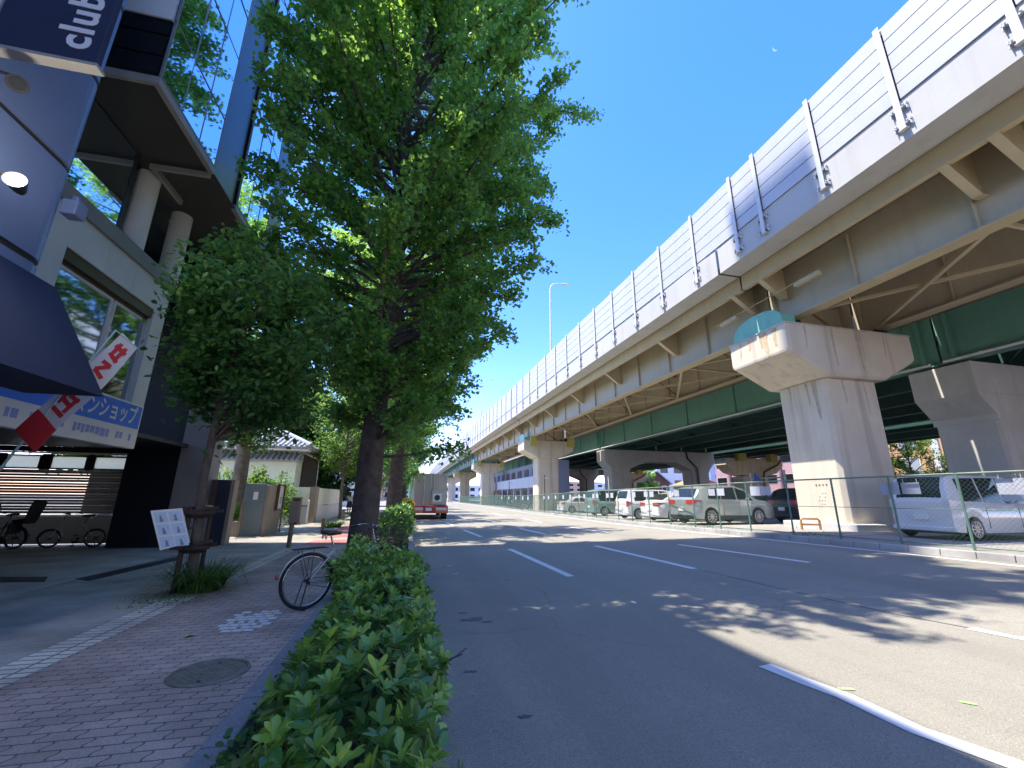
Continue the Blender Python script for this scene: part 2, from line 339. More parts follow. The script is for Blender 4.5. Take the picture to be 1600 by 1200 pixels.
# pavements on the left
def rect(name, x0, x1, y0, y1, z, m, kind='structure'):
    b = MB(); b.add([(x0, y0, z), (x1, y0, z), (x1, y1, z), (x0, y1, z)], [(0, 1, 2, 3)]); return tag(b.build(name, m), kind=kind)
S = SWZ
rect('pavement', -2.82, -1.02, -30, 13.2, S, M['pavered'])
rect('pavement_strip', -3.17, -2.824, -30, 13.2, S, M['pavestrip'])
rect('pavement_grey', -5.22, -3.174, -30, 13.2, S, M['pavegrey'])
rect('plaza', -40, -5.224, -30, 14.6, S, M['paveplaza'])
rect('pavement_far', -5.5, -1.02, 13.204, 160, S, M['pavewarm'])
rect('temple_ground', -60, -5.504, 14.604, 200, S-0.01, M['pavewarm'])
b = MB()
for y0, y1 in ((14.0, 15.6), (16.4, 18.2), (18.9, 24), (25, 32), (33, 45)): b.add([(-2.95, y0, S+.004), (-1.5, y0, S+.004), (-1.6, y1, S+.004), (-2.9, y1, S+.004)], [(0, 1, 2, 3)])
tag(b.build('cycle_lane', M['pavepink']), kind='structure')
# soil bed and kerbs on the hedge side
for i, (y0, y1) in enumerate(((-6, 11.35), (12.5, 60))):
    rect('planting_bed', -0.86, 0.05, y0, y1, S-0.02, M['soil'])
b = MB()
def kerbrow(b, x0, x1, y0, y1, z0, z1, step):
    y = y0
    while y < y1-0.05:
        e = min(y+step, y1); b.box(x0, x1, y+0.004, e-0.004, z0, z1); y = e
kerbrow(b, -1.01, -0.86, -6, 60, -0.1, S+0.07, 0.6)
tag(b.build('planting_kerb', M['granite'], bevel=0.012), kind='structure')
b = MB(); kerbrow(b, 0.05, 0.20, -6, 90, -0.1, S+0.05, 0.6)
tag(b.build('road_kerb', M['kerb'], bevel=0.015), kind='structure')
# gap between the beds paved
rect('tree_gap_paving', -0.86, 0.05, 11.354, 12.496, S-0.004, M['pavegrey'])
# right kerb
b = MB(); y = -20.0
while y < 130:
    e = y+0.6; xa, xb = XK(y), XK(e)
    za, zb = zg(xa, y), zg(xb, e); g = 0.006
    p = [(xa, y+g), (xa+0.18, y+g), (xb+0.18, e-g), (xb, e-g)]
    zz = (za, za, zb, zb)
    b.add([(q[0], q[1], z-0.12) for q, z in zip(p, zz)]+[(q[0]+(0.03 if k in (0, 3) else 0), q[1], z+0.14) for k, (q, z) in enumerate(zip(p, zz))],
          [(0, 3, 2, 1), (4, 5, 6, 7), (0, 1, 5, 4), (1, 2, 6, 5), (2, 3, 7, 6), (3, 0, 4, 7)])
    y = e
tag(b.build('verge_kerb', M['kerb'], bevel=0.012), kind='structure')
# road markings
def mark(name, pts, wd, dz=0.005, m='paint'):
    """painted stripe along a list of ground points"""
    b = MB(); P = []
    for a, c in zip(pts, pts[1:]):
        n = max(1, int((c-a).length/0.5))
        P += [a.lerp(c, i/n) for i in range(n)]
    P.append(pts[-1]); L = []; Rr = []
    for i, p in enumerate(P):
        t = (P[min(i+1, len(P)-1)]-P[max(0, i-1)]); t.z = 0; t.normalize(); nn = Vector((t.y, -t.x, 0))*wd/2
        for s, q in ((L, p-nn), (Rr, p+nn)): s.append((q.x, q.y, zg(q.x, q.y)+dz))
    n = len(P); b.add(L+Rr, [(i, n+i, n+i+1, i+1) for i in range(n-1)])
    return tag(b.build(name, M[m]), kind='structure')
def pl(*px): return [gp(*p) for p in px]
mark('lane_marking', pl((1195, 1040), (1257, 1065), (1319, 1088), (1434, 1142), (1592, 1198))+[Vector((3.5, 1.2, 0.1))], 0.15)
mark('lane_marking', pl((796, 858), (892, 901)), 0.15)
mark('lane_marking', pl((724, 828), (752, 839)), 0.15)
mark('lane_marking', pl((697, 816), (708, 821)), 0.15)
mark('lane_marking', pl((930, 853), (1085, 889)), 0.15)
mark('lane_marking', pl((1516, 982), (1600, 999))+[Vector((7.0, 3.2, 0.2))], 0.15)
mark('lane_marking', pl((813, 826), (853, 835)), 0.15)
mark('lane_marking', pl((1060, 851), (1265, 879)), 0.15)
mark('lane_marking', pl((887, 823), (950, 832)), 0.15)
mark('lane_marking', pl((758, 812), (775, 816)), 0.15)
mark('lane_marking', pl((815, 810), (846, 816)), 0.15)
mark('lane_marking', pl((768, 802), (790, 806)), 0.15)
ed = [Vector((XK(y)-0.38, y, 0)) for y in (4, 6, 8, 10, 12, 15, 18, 22, 27, 33, 40, 50, 70, 110)]
mark('edge_line', ed, 0.13)
M['spray'] = mat('fluorescent_spray', (0.35, 0.75, 0.2), 0.8, 0.1, 5)
for a, c in (((1310, 1077), (1335, 1078)), ((1500, 1097), (1527, 1102))): mark('spray_mark', pl(a, c), 0.035, 0.006, 'spray')
for a, c in (((698, 884), (706, 884)), ((707, 898), (716, 897)), ((987, 940), (993, 943))): mark('paint_fleck', pl(a, c), 0.05, 0.006)
# longitudinal construction joint and oil patches in the asphalt
M['seam'] = mat('asphalt_seam', (0.05, 0.05, 0.05), 0.9, 0.2, 3)
mark('asphalt_seam', pl((1100, 892), (1212, 918), (1300, 938), (1400, 960), (1512, 981)), 0.022, 0.003, 'seam')
mark('asphalt_seam', [Vector((4.75, 14, 0)), Vector((4.8, 30, 0)), Vector((4.9, 60, 0))], 0.02, 0.003, 'seam')
M['oil'] = mat('oil_stain', (0.085, 0.083, 0.083), 0.7, 0.1, 3)
rg = random.Random(5)
for px, py, r in ((742, 968, .13), (722, 958, .06), (760, 972, .06), (735, 1050, .05), (820, 1120, .04)):
    c = gp(px, py); n = 18; b = MB(); rr = [r*(0.55+0.6*rg.random()) for _ in range(n)]
    b.add([(c.x+1.4*rr[i]*math.cos(6.283*i/n), c.y+rr[i]*.7*math.sin(6.283*i/n), c.z+0.003) for i in range(n)], [tuple(range(n))])
    tag(b.build('oil_stain', M['oil']), kind='structure')
# worn white lettering painted over the blocks of the pavement
b = MB(); rg = random.Random(9); z = S+0.005
o0 = Vector((-1.94, 5.42)); ux = Vector((1, 0.02)); uy = Vector((0.0, 1))
rows = 8
for r_ in range(rows):
    yy = 5.45+0.11*r_; x = -1.93+(r_ % 2)*0.1*0.5
    while x < -1.46:
        wd = 0.1*rg.choice((0.96, 0.96, 0.96, 0.6)); 
        if rg.random() < (0.95 if r_ not in (0,) else 0.45): b.add([(x, yy, z), (x+wd, yy, z), (x+wd, yy+0.088*rg.choice((1, 1, .8)), z), (x, yy+0.088, z)], [(0, 1, 2, 3)])
        x += 0.105
tag(b.build('worn_lettering', M['paint']), kind='structure')
# manhole cover
mh = thing('manhole_cover', 'round cast iron manhole cover set in the reddish block paving', 'manhole cover', (-1.47, 4.33, S))
M['iron'] = mat('cast_iron', (0.24, 0.22, 0.18), 0.6, 0.25, 12, 0.6, 120, metal=0.4)
def disc(b, c, r, h, n=48): return b.cyl((c[0], c[1], c[2]-0.02), (c[0], c[1], c[2]+h), r, n=n, smooth=False)
b = MB(); disc(b, (-1.47, 4.33, S), 0.25, 0.006)
for i in range(-8, 9):
    for j in range(-8, 9):
        x, y = i*0.03, j*0.03
        if (i+j) % 2 == 0 and 0.07 < math.hypot(x, y) < 0.235: b.box(-1.47+x-.008, -1.47+x+.008, 4.33+y-.008, 4.33+y+.008, S+.005, S+.009)
b.ring((-1.47, 4.33, S+.006), (0, 0, 1), 0.06, 0.006, 24, 6); b.box(-1.50, -1.44, 4.325, 4.335, S+.005, S+.010); b.box(-1.475, -1.465, 4.30, 4.36, S+.005, S+.0105)
b.build('lid', M['iron'], mh)
b = MB(); b.ring((-1.47, 4.33, S+.002), (0, 0, 1), 0.272, 0.016, 48, 6); b.build('frame_ring', M['iron'], mh)
for x in (-.19, .19):
    b = MB(); b.box(-1.48, -1.46, 4.33+x-.015, 4.33+x+.015, S+.006, S+.0095); b.build('lift_slot', M['black'], mh)
# drain plates at the plaza edge
b = MB(); q = [gp(118, 905, S), gp(138, 908, S), gp(285, 874, S), gp(280, 870, S)]
b.prism([(v.x, v.y, S+0.001) for v in q], (0, 0, 0.008)); tag(b.build('drain_grating', M['darkmetal']), 'long dark drain grating between plaza tiles and grey pavement', 'drain')
b = MB(); q = [gp(0, 902, S), gp(75, 902, S), gp(70, 909, S), (gp(0, 910, S))]
b.prism([(v.x, v.y, S+0.001) for v in q], (0, 0, 0.008)); tag(b.build('drain_plate', M['darkmetal']), 'short dark steel plate in the plaza near the shop entrance', 'drain')
rect('plaza_edging', -5.30, -5.15, -10, 13.2, S+0.004, M['kerb'])
# fallen leaf / scraps
for i, (px, py, lb) in enumerate(((296, 997, 'curled pale leaf lying on the reddish paving near the manhole'), )):
    c = gp(px, py, S); b = MB()
    b.add([(c.x-.05, c.y-.03, S+.006), (c.x, c.y-.01, S+.03), (c.x+.055, c.y+.04, S+.008), (c.x+.01, c.y+.02, S+.005)], [(0, 1, 2, 3)])
    tag(b.build('fallen_leaf', LY), lb, 'leaf')
# ================================================================ ELEVATED ROADS
def XP(y): return interp(y, [(15, 12.0), (30, 11.6), (47, 11.25), (60, 10.95), (84, 10.5), (118, 10.15), (150, 9.9), (230, 9.6), (420, 12)])
def ysteps(y0, y1, st=5.0):
    n = max(1, int(math.ceil((y1-y0)/st))); return [lerp(y0, y1, i/n) for i in range(n+1)]
def extr(b, prof, y0, y1, st=5.0, X=XP):
    ys = ysteps(y0, y1, st); b.loft([[(X(y)+d, y, z) for d, z in prof] for y in ys]); return b
def rprof(d0, d1, z0, z1): return [(d0, z0), (d1, z0), (d1, z1), (d0, z1)]
spans = [(-60, -23.3, 'concrete', 'rear span of the elevated road behind the nearest big pier'),
         (-23.1, 13.45, 'beige', 'nearest beige steel span of the elevated road, overhead at upper right'),
         (13.55, 48.4, 'beige', 'beige steel span of the elevated road between the big stained pier and the next pier'),
         (48.6, 84.4, 'beige', 'third beige steel span of the elevated road beyond the pier with yellow boxes'),
         (84.6, 118.4, 'pg', 'pale green steel span of the elevated road near the rust stained pier'),
         (118.6, 230, 'pg', 'farthest pale green stretch of the elevated road vanishing behind the truck')]
postY = [-20+2.4*i for i in range(9)]+[1.75, 4.1, 6.37, 8.63, 10.99, 12.25]
y = 14.78
while y < 228: postY.append(y); y += 2.6
grp_span = 'spans of the elevated road'
for si, (y0, y1, kind, lb) in enumerate(spans):
    T = thing('viaduct_span', lb, 'elevated road', (XP((y0+y1)/2)+4.5, (y0+y1)/2, 8.4), group=grp_span)
    mw = M['palegreen'] if kind == 'pg' else M['beigeweb']; mf = M['palegreen'] if kind == 'pg' else M['beige']
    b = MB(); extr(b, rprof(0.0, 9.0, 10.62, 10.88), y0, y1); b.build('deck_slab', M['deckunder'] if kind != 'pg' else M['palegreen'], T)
    b = MB(); extr(b, [(-0.012, 10.60), (0.95, 10.60), (0.95, 10.63), (0.38, 10.90), (0.24, 11.78), (-0.012, 11.78)], y0+0.02, y1-0.02); b.build('parapet', M['parapet'], T)
    b = MB(); extr(b, [(8.05, 10.60), (9.012, 10.60), (9.012, 11.78), (8.8, 11.78), (8.7, 10.90), (8.05, 10.63)], y0+0.02, y1-0.02); b.build('parapet', M['parapet'], T)
    for d, sg in ((1.0, 1), (8.0, -1)):
        b = MB(); extr(b, rprof(min(d, d+.025*sg), max(d, d+.025*sg), 10.02, 10.62), y0, y1); extr(b, rprof(min(d, d+.2*sg), max(d, d+.2*sg), 9.995, 10.02), y0, y1)
        b.build('edge_beam', mf, T)
        for yy in (-8 if False else y0+0.4, ): pass
    for gi, d in enumerate((2.3, 6.7)):
        b = MB(); extr(b, rprof(d-.012, d+.012, 8.45, 10.62), y0, y1); extr(b, rprof(d-.24, d+.24, 8.41, 8.45), y0, y1)
        sy_ = y0+0.5
        while sy_ < y1: b.box(XP(sy_)+d-.13, XP(sy_)+d-.010, sy_-.01, sy_+.01, 8.45, 10.5); sy_ += 3.25
        g = b.build('girder', mw, T)
        b = MB(); extr(b, rprof(d-.27, d+.27, 8.385, 8.409), y0+.01, y1-.01); b.build('bottom_flange', mf, g)
    # knee brackets, cross frames and lateral bracing
    by = [yb for yb in [-21.0+6.6*i for i in range(5)]+[6.42, 12.6, 14.1, 19.75, 26.2, 32.6, 39.4, 45.6, 51.5]+[57.8+6.5*i for i in range(26)] if y0 < yb < y1]
    for yb in by:
        x = XP(yb)
        b = MB(); b.prism([(x+1.03, yb, 10.60), (x+1.03, yb, 10.02), (x+2.05, yb, 9.28), (x+2.28, yb, 9.28), (x+2.28, yb, 10.60)], (0, 0.015, 0))
        b.bar((x+1.03, yb+.007, 10.0), (x+2.02, yb+.007, 9.27), 0.22, 0.02); b.bar((x+2.0, yb+.007, 9.272), (x+2.28, yb+.007, 9.272), 0.22, 0.02)
        b.build('knee_bracket', mf, T)
    for a, c in zip(by, by[1:]):
        if c-a < 3: continue
        b = MB(); xa, xc = XP(a), XP(c)
        b.bar((xa+2.4, a, 8.50), (xc+6.6, c, 8.50), 0.13, 0.10); b.bar((xa+6.6, a, 8.62), (xc+2.4, c, 8.62), 0.13, 0.10)
        b.bar((xa+2.4, a, 8.56), (xa+6.6, a, 8.56), 0.10, 0.10)
        b.build('lateral_brace', mf, T)
        b = MB(); ym = a; b.bar((xa+2.32, ym, 10.3), (xa+6.68, ym, 10.3), 0.2, 0.5); b.bar((xa+2.35, ym, 8.7), (xa+4.5, ym, 10.1), 0.08, 0.08); b.bar((xa+6.65, ym, 8.7), (xa+4.5, ym, 10.1), 0.08, 0.08)
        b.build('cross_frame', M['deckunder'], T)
    # noise barrier on the parapet
    NB = thing('noise_barrier', ['rear run of the white noise barrier, behind the camera side', 'nearest run of the noise barrier, its white panels at the top right corner',
        'noise barrier run beyond the expansion joint, pale panels below the tall street lamp', 'noise barrier run on the third span, right of the tree crown',
        'distant noise barrier run on the pale green span', 'farthest noise barrier run vanishing above the truck'][si], 'noise barrier', (XP((y0+y1)/2), (y0+y1)/2, 11.78), group='noise barrier runs')
    if si == 0: ps = [-60, -50, -40, -30, -24]
    else: ps = [p for p in postY if y0-0.1 < p < y1]
    def onepost(b, p, detail):
        x = XP(p); b.box(x-.12, x-.10, p-.075, p+.075, 10.88, 14.34); b.box(x+.02, x+.04, p-.075, p+.075, 10.88, 14.34); b.box(x-.10, x+.02, p-.008, p+.008, 10.88, 14.34)
        if detail:
            for zz in (11.0, 11.5):
                b.box(x-.10, x-.013, p-.20, p+.20, zz, zz+.03); b.box(x-.10, x-.013, p-.20, p-.18, zz-.1, zz+.1); b.box(x-.10, x-.013, p+.18, p+.20, zz-.1, zz+.1)
                b.cyl((x-.13, p-.13, zz+.06), (x-.013, p-.13, zz+.06), .018, n=6); b.cyl((x-.13, p+.13, zz+.06), (x-.013, p+.13, zz+.06), .018, n=6)
            b.box(x-.14, x-.013, p-.1, p+.1, 10.86, 10.88)
    if si == 5:
        b = MB()
        for p in ps: onepost(b, p, False)
        tag(b.build('post', M['postmetal'], NB), kind='stuff')
    else:
        for p in ps: b = MB(); onepost(b, p, p < 50); b.build('post', M['postmetal'], NB)
    edges = [y0+.03]+[p for p in ps]+[y1-.03]
    if si == 2: edges[0] = 12.25
    if si == 1: edges.pop()
    pan = None
    for a, c in zip(edges, edges[1:]):
        if c-a < 0.3: continue
        if pan is None or si < 5: pan = MB()
        b = pan; a2, c2 = a+.085, c-.085
        for k in range(5):
            z0 = 11.80+k*0.5
            b.loft([[(XP(q)-.05, q, z0), (XP(q)+.02, q, z0), (XP(q)+.02, q, z0+.468), (XP(q)-.05, q, z0+.468)] for q in (a2, c2)])
        if si < 5: b.build('panel', M['barrier'], NB)
    if si == 5: tag(pan.build('panel', M['barrier'], NB), kind='stuff')
    b = MB(); extr(b, rprof(.0, .015, 11.785, 14.26), y0+.05, y1-.05); b.build('backing', M['darkmetal'], NB)
# expansion joint plates (dark) at the near joint
# conduit and light box fixings under the deck near the joint
b = MB(); b.bar((13.6, 11.6, 9.3), (13.6, 10.6, 9.3), 0.16, 0.14); b.bar((13.6, 15.6, 9.3), (13.6, 14.6, 9.3), 0.16, 0.14); b.tube([(13.6, 10.6, 9.42), (13.6, 16, 9.42)], 0.02, 6)
tag(b.build('inspection_lamp', M['beige']), 'pair of boxy tube lamps on a thin rail under the deck joint', 'lamp')
# ---------------------------------------------------------------- piers of the first road
def pier(y, zb, label, cm='concrete', stain=0, boxes=True, tealc=True):
    x0 = XP(y)
    T = thing('viaduct_pier', label, 'pier', (x0+4.4, y+1.4, zb), group='T shaped piers of the elevated road')
    m = M[cm]
    c = 0.14
    def oct_(x1, x2, y1, y2, z): return [(x1+c, y1, z), (x2-c, y1, z), (x2, y1+c, z), (x2, y2-c, z), (x2-c, y2, z), (x1+c, y2, z), (x1, y2-c, z), (x1, y1+c, z)]
    b = MB(); b.loft([oct_(x0+3.0, x0+5.6, y+.35, y+2.5, z) for z in (zb-.4, 6.0)]); b.build('column', m, T, bevel=.02)
    b = MB(); e = 0.10
    def capsec(x, z0): return [(x, y+e, z0), (x, y, z0+e), (x, y, 7.95), (x, y+2.85, 7.95), (x, y+2.85, z0+e), (x, y+2.85-e, z0)]
    b.loft([capsec(x0+1.25, 6.95), capsec(x0+1.27, 6.85), capsec(x0+2.9, 6.02), capsec(x0+5.7, 6.02), capsec(x0+7.3, 6.85), capsec(x0+7.32, 6.95)])
    b.build('cap', m, T, bevel=.015)
    b = MB(); b.box(x0+1.22, x0+7.35, y-.03, y+2.88, 7.952, 7.99); b.build('cap_flashing', M['concrete2'], T)
    for d in (2.3, 6.7):
        b = MB(); b.box(x0+d-.3, x0+d+.3, y+.5, y+.9, 7.99, 8.385); b.box(x0+d-.3, x0+d+.3, y+1.9, y+2.3, 7.99, 8.385); b.build('bearing', M['darkmetal'], T)
    if tealc:
        b = MB(); n = 8; s = []
        for i in range(n+1):
            a = math.pi*i/n; yy = y+1.43-1.30*math.cos(a); zz = 7.995+0.85*math.sin(a)**0.6
            s.append([(x0+1.36, yy, zz), (x0+1.42, yy, zz), (x0+1.42, yy, 7.99), (x0+1.36, yy, 7.99)])
        b.loft(s); b.box(x0+1.42, x0+2.0, y+2.1, y+2.12, 7.995, 8.6); b.box(x0+1.42, x0+2.0, y+.2, y+.22, 7.995, 8.4)
        b.build('bearing_cover', M['teal'], T)
    if boxes:
        for d in (2.3, 6.9):
            b = MB(); b.box(x0+d-.35, x0+d+.35, y-.6, y-.02, 7.3, 8.38); b.build('access_box', M['yellow'], T)
    return T
p1 = pier(12.0, 0.4, 'nearest T shaped concrete pier, tall and rust streaked, beside the white van', 'concrete', boxes=False)
pier(47.5, -.05, 'T shaped concrete pier with two yellow boxes under its cap, second from the camera')
pier(83.5, 0, 'third T shaped concrete pier, with a thinner look and small yellow boxes')
M['rusty'] = mat('rust_streaked_concrete', (0.50, 0.42, 0.28), 0.85, 0.1, 0.8, 0.2, 40, streak=0.8, streakcol=(0.35, 0.15, 0.05))
pier(117.5, 0, 'rust stained far pier of the elevated road right of the truck', 'rusty', tealc=False)
pier(-24.5, 0.4, 'T shaped concrete pier behind the camera', boxes=False, tealc=False)
pier(152, 0, 'farthest small concrete pier of the elevated road', tealc=False)
# rust patch streaks on the near pier cap end and drill marks on the column
M['ruststreak'] = mat('rust_stain', (0.42, 0.25, 0.10), 0.9, 0.2, 3)
# plinth and graffiti dots
b = MB(); b.box(14.7, 18.0, 11.9, 14.9, 0.3, 0.72); b.build('plinth', M['concrete2'], p1, bevel=.03)
b = MB(); xx = XP(12)+3.0-.004
for i in range(3):
    for j in range(4):
        if (i*j+i) % 3 != 2: b.cyl((xx, 13.1+.11*i+.03*j, 1.75-.13*j), (xx+.01, 13.1+.11*i+.03*j, 1.75-.13*j), .02, n=8)
for i, yy in enumerate((12.98, 13.12, 13.26, 13.40)): b.box(xx, xx+.01, yy, yy+.02, 2.0, 2.1); b.box(xx, xx+.01, yy-.04, yy+.06, 2.05, 2.07)
b.build('drill_marks', M['darkmetal'], p1)
# ---------------------------------------------------------------- second, wider road (green girders)
Z2 = 7.3
def portal(y, zb, label):
    T = thing('portal_pier', label, 'pier', (29.5, y+1.1, zb), group='portal piers of the wider road')
    for i, x0 in enumerate((23.1, 34.0)):
        b = MB(); c = .12
        b.loft([[(x0+c, y, z), (x0+2.4-c, y, z), (x0+2.4, y+c, z), (x0+2.4, y+2.2-c, z), (x0+2.4-c, y+2.2, z), (x0+c, y+2.2, z), (x0, y+2.2-c, z), (x0, y+c, z)] for z in (zb-.4, 4.75)])
        b.build('column', M['concrete2'], T)
        b = MB()
        b.loft([[(x0-.0-a, y-.02, z), (x0+2.4+a2, y-.02, z), (x0+2.4+a2, y+2.22, z), (x0-a, y+2.22, z)] for a, a2, z in ((.04, .04, 4.75), (.04, .04, 5.0), (.8 if i == 0 else 2.2, 2.2 if i == 0 else .8, 5.84))])
        b.build('haunch', M['concrete2'], T)
    b = MB(); b.box(22.3, 37.3, y-.05, y+2.25, 5.84, Z2-.12); b.build('cap', M['concrete2'], T, bevel=.02)
    b = MB(); b.tube([(33.3, y-.15, 7.2), (33.4, y-.15, 6.4), (34.6, y-.2, 5.2), (34.7, y-.15, .5)], .09, 8); b.build('drain_pipe', M['darkmetal'], T)
    return T
portal(12.0, .45, 'nearest grey portal pier under the green girders at the right edge')
portal(47.0, 0, 'grey two legged portal pier seen beyond the parked cars')
portal(82, 0, 'far grey portal pier in the dark beyond the white car')
portal(-24, .4, 'grey portal pier behind the camera side')
for i, (y0, y1, lb) in enumerate(((-60, 13.0, 'nearest wide road span on green girders at the right edge'), (13.1, 48.0, 'wide road span on green girders above the parked cars'), (48.1, 83, 'wide road span on green girders beyond the far portal pier'), (83.1, 120, 'farthest wide road span on green girders'))):
    T = thing('highway_span', lb, 'elevated road', (29.5, (y0+y1)/2, Z2), group='spans of the wider elevated road')
    b = MB(); b.box(21.4, 38.2, y0, y1, Z2+2.3, Z2+2.55); b.build('deck_slab', M['deckunder'], T)
    b = MB(); b.box(21.39, 21.65, y0, y1, Z2+2.28, Z2+3.5); b.build('parapet', M['parapet'], T)
    b = MB(); b.box(37.95, 38.21, y0, y1, Z2+2.28, Z2+3.5); b.build('parapet', M['parapet'], T)
    for k, x in enumerate((22.6, 26.2, 29.8, 33.4, 37.0)):
        b = MB(); b.box(x-.015, x+.015, y0, y1, Z2+.05, Z2+2.3); b.box(x-.25, x+.25, y0, y1, Z2, Z2+.05)
        if k == 0:
            q = y0+1.2
            while q < y1-.4: b.box(x-.14, x-.015, q-.02, q+.02, Z2+.05, Z2+2.28); q += 5.6
            for q in (y0+.5, y1-.5): b.box(x-.2, x-.015, q-.05, q+.05, Z2+.05, Z2+2.28)
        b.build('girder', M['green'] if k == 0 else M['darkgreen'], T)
    b = MB(); b.tube([(22.28, y0+.2, Z2+.08), (22.28, y1-.2, Z2+.08)], .06, 8)
    q = y0+1
    while q < y1: b.box(22.2, 22.36, q-.03, q+.03, Z2+.03, Z2+.13); q += 1.5
    b.build('service_pipe', M['white'], T)
    b = MB(); q = y0+3
    while q < y1: b.bar((22.6, q, Z2+.9), (37, q, Z2+.9), .12, .14); b.bar((22.6, q, Z2+.2), (26.2, q+2.8, Z2+.2), .1, .1); b.bar((26.2, q+2.8, Z2+.2), (22.6, q+5.6, Z2+.2), .1, .1); q += 5.6
    b.build('bracing', M['darkgreen'], T)
# third road further right on hammerhead piers
for i, (y, lb) in enumerate(((50, 'hammerhead pier with rounded cap and rusty pipe beyond the parked cars'), (86, 'distant hammerhead pier with rounded cap behind the tree'), (14, 'hammerhead pier of the third road hidden at far right'))):
    T = thing('hammerhead_pier', lb, 'pier', (46, y, 0), group='hammerhead piers of the third road')
    b = MB(); b.loft([[(44.0, y, z), (46.4, y-.2, z), (48, y, z), (48, y+2, z), (44, y+2, z)] for z in (-.2, 4.6)]); b.build('column', M['concrete2'], T)
    secs = []
    for t in range(9):
        u = -1+t/4; zc = 6.1-1.5*math.sqrt(max(0, 1-min(1, abs(u))**2.2)); secs.append([(46+4.6*u, y-.1, zc), (46+4.6*u, y-.1, 7.0), (46+4.6*u, y+2.1, 7.0), (46+4.6*u, y+2.1, zc)])
    b = MB(); b.loft(secs); b.build('cap', M['concrete'], T)
    for d in (43.5, 48.6): b = MB(); b.box(d-.6, d+.6, y-.9, y-.12, 6.6, 7.6); b.build('access_box', M['yellow'], T)
    b = MB(); b.tube([(50.3, y-.3, 6.9), (49.6, y-.3, 6.2), (47.2, y-.35, 5.2), (46.9, y-.35, 4.4), (46.9, y-.35, 0.3)], .11, 8); b.build('drain_pipe', M['bronze'], T)
T = thing('overpass_deck', 'dark underside of the third elevated road above the rounded piers', 'elevated road', (46, 40, 7.6))
b = MB(); b.box(40.5, 51.5, -20, 125, 9.4, 9.7); b.build('deck_slab', M['deckunder'], T)
for x in (41, 43.5, 48.6, 51): b = MB(); b.box(x-.2, x+.2, -20, 125, 7.6, 9.4); b.build('girder', M['darkgreen'], T)
b = MB(); b.box(40.3, 40.5, -20, 125, 9.3, 10.5); b.build('parapet', M['parapet'], T)
b = MB(); b.box(51.5, 51.7, -20, 125, 9.3, 10.5); b.build('parapet', M['parapet'], T)
# street lamps on the first road
def hwlamp(y, lb):
    x = XP(y)+.35
    T = thing('highway_lamp', lb, 'street lamp', (x, y, 11.8), group='street lamps on the elevated road')
    b = MB(); b.tube([(x, y, 11.78), (x, y, 20.9), (x+.1, y, 21.3), (x+.35, y, 21.55), (x+.8, y, 21.65), (x+1.3, y, 21.68)], [.11, .065, .055, .05, .05, .05], 10); b.build('pole', M['postmetal'], T)
    b = MB(); b.sphere((x+1.55, y, 21.66), .38, .16, .09, 14, 8); b.build('lamp_head', M['postmetal'], T)
hwlamp(35.2, 'tall curved street lamp standing clear against the sky above the noise barrier')
hwlamp(71, 'second tall street lamp on the elevated road, behind the tree crown')
hwlamp(107, 'third tall street lamp on the elevated road, hidden in foliage')
hwlamp(215, 'tiny farthest street lamp above the truck')

# rust and water marks on the nearest pier: thin stained runs lying on the concrete
def stain(nm, face, a, z1, ln, wd, seed, m):
    """face 'x': on the cap end or column side (plane X); 'y': on the front faces (plane Y)"""
    rg = random.Random(seed); n = 9; b = MB(); L = []; R_ = []
    for i in range(n+1):
        t = i/n; w_ = wd*(1.3-.7*t)*(.7+.5*rg.random()); off = .03*math.sin(3*t+seed); z = z1-ln*t
        for s, q in ((L, off-w_/2), (R_, off+w_/2)): s.append((face[1], a+q, z) if face[0] == 'x' else (a+q, face[1], z))
    b.add(L+R_, [(i, n+1+i, n+2+i, i+1) for i in range(n)]); b.build(nm, m, p1)
M['stain1'] = mat('rust_run', (.58, .44, .27), .9, .25, 6); M['stain2'] = mat('dark_water_run', (.50, .43, .33), .9, .15, 6)
X0 = XP(12)
for i, (yy, ln, wd) in enumerate(((12.5, .75, .18), (12.95, 1.0, .22), (13.2, .6, .10), (13.8, .5, .12), (14.3, .8, .08))): stain('rust_stain', ('x', X0+1.246), yy, 7.9, ln, wd, i, M['stain1'])
for i, (xx, ln, wd) in enumerate(((X0+3.4, 1.5, .10), (X0+4.6, 1.6, .14), (X0+4.75, 1.2, .06), (X0+2.1, .9, .07), (X0+5.9, 1.0, .06))): stain('water_stain', ('y', 11.996), xx, 7.9, ln, wd, 10+i, M['stain2'])
for i, (yy, ln, wd) in enumerate(((12.75, 1.5, .16), (13.1, .9, .10), (13.9, .6, .08))): stain('water_stain', ('x', X0+2.996), yy, 5.98, ln, wd, 20+i, M['stain2'])
for i, (xx, ln, wd) in enumerate(((X0+3.9, .9, .08), (X0+4.9, 1.3, .07))): stain('water_stain', ('y', 12.346), xx, 5.98, ln, wd, 30+i, M['stain2'])
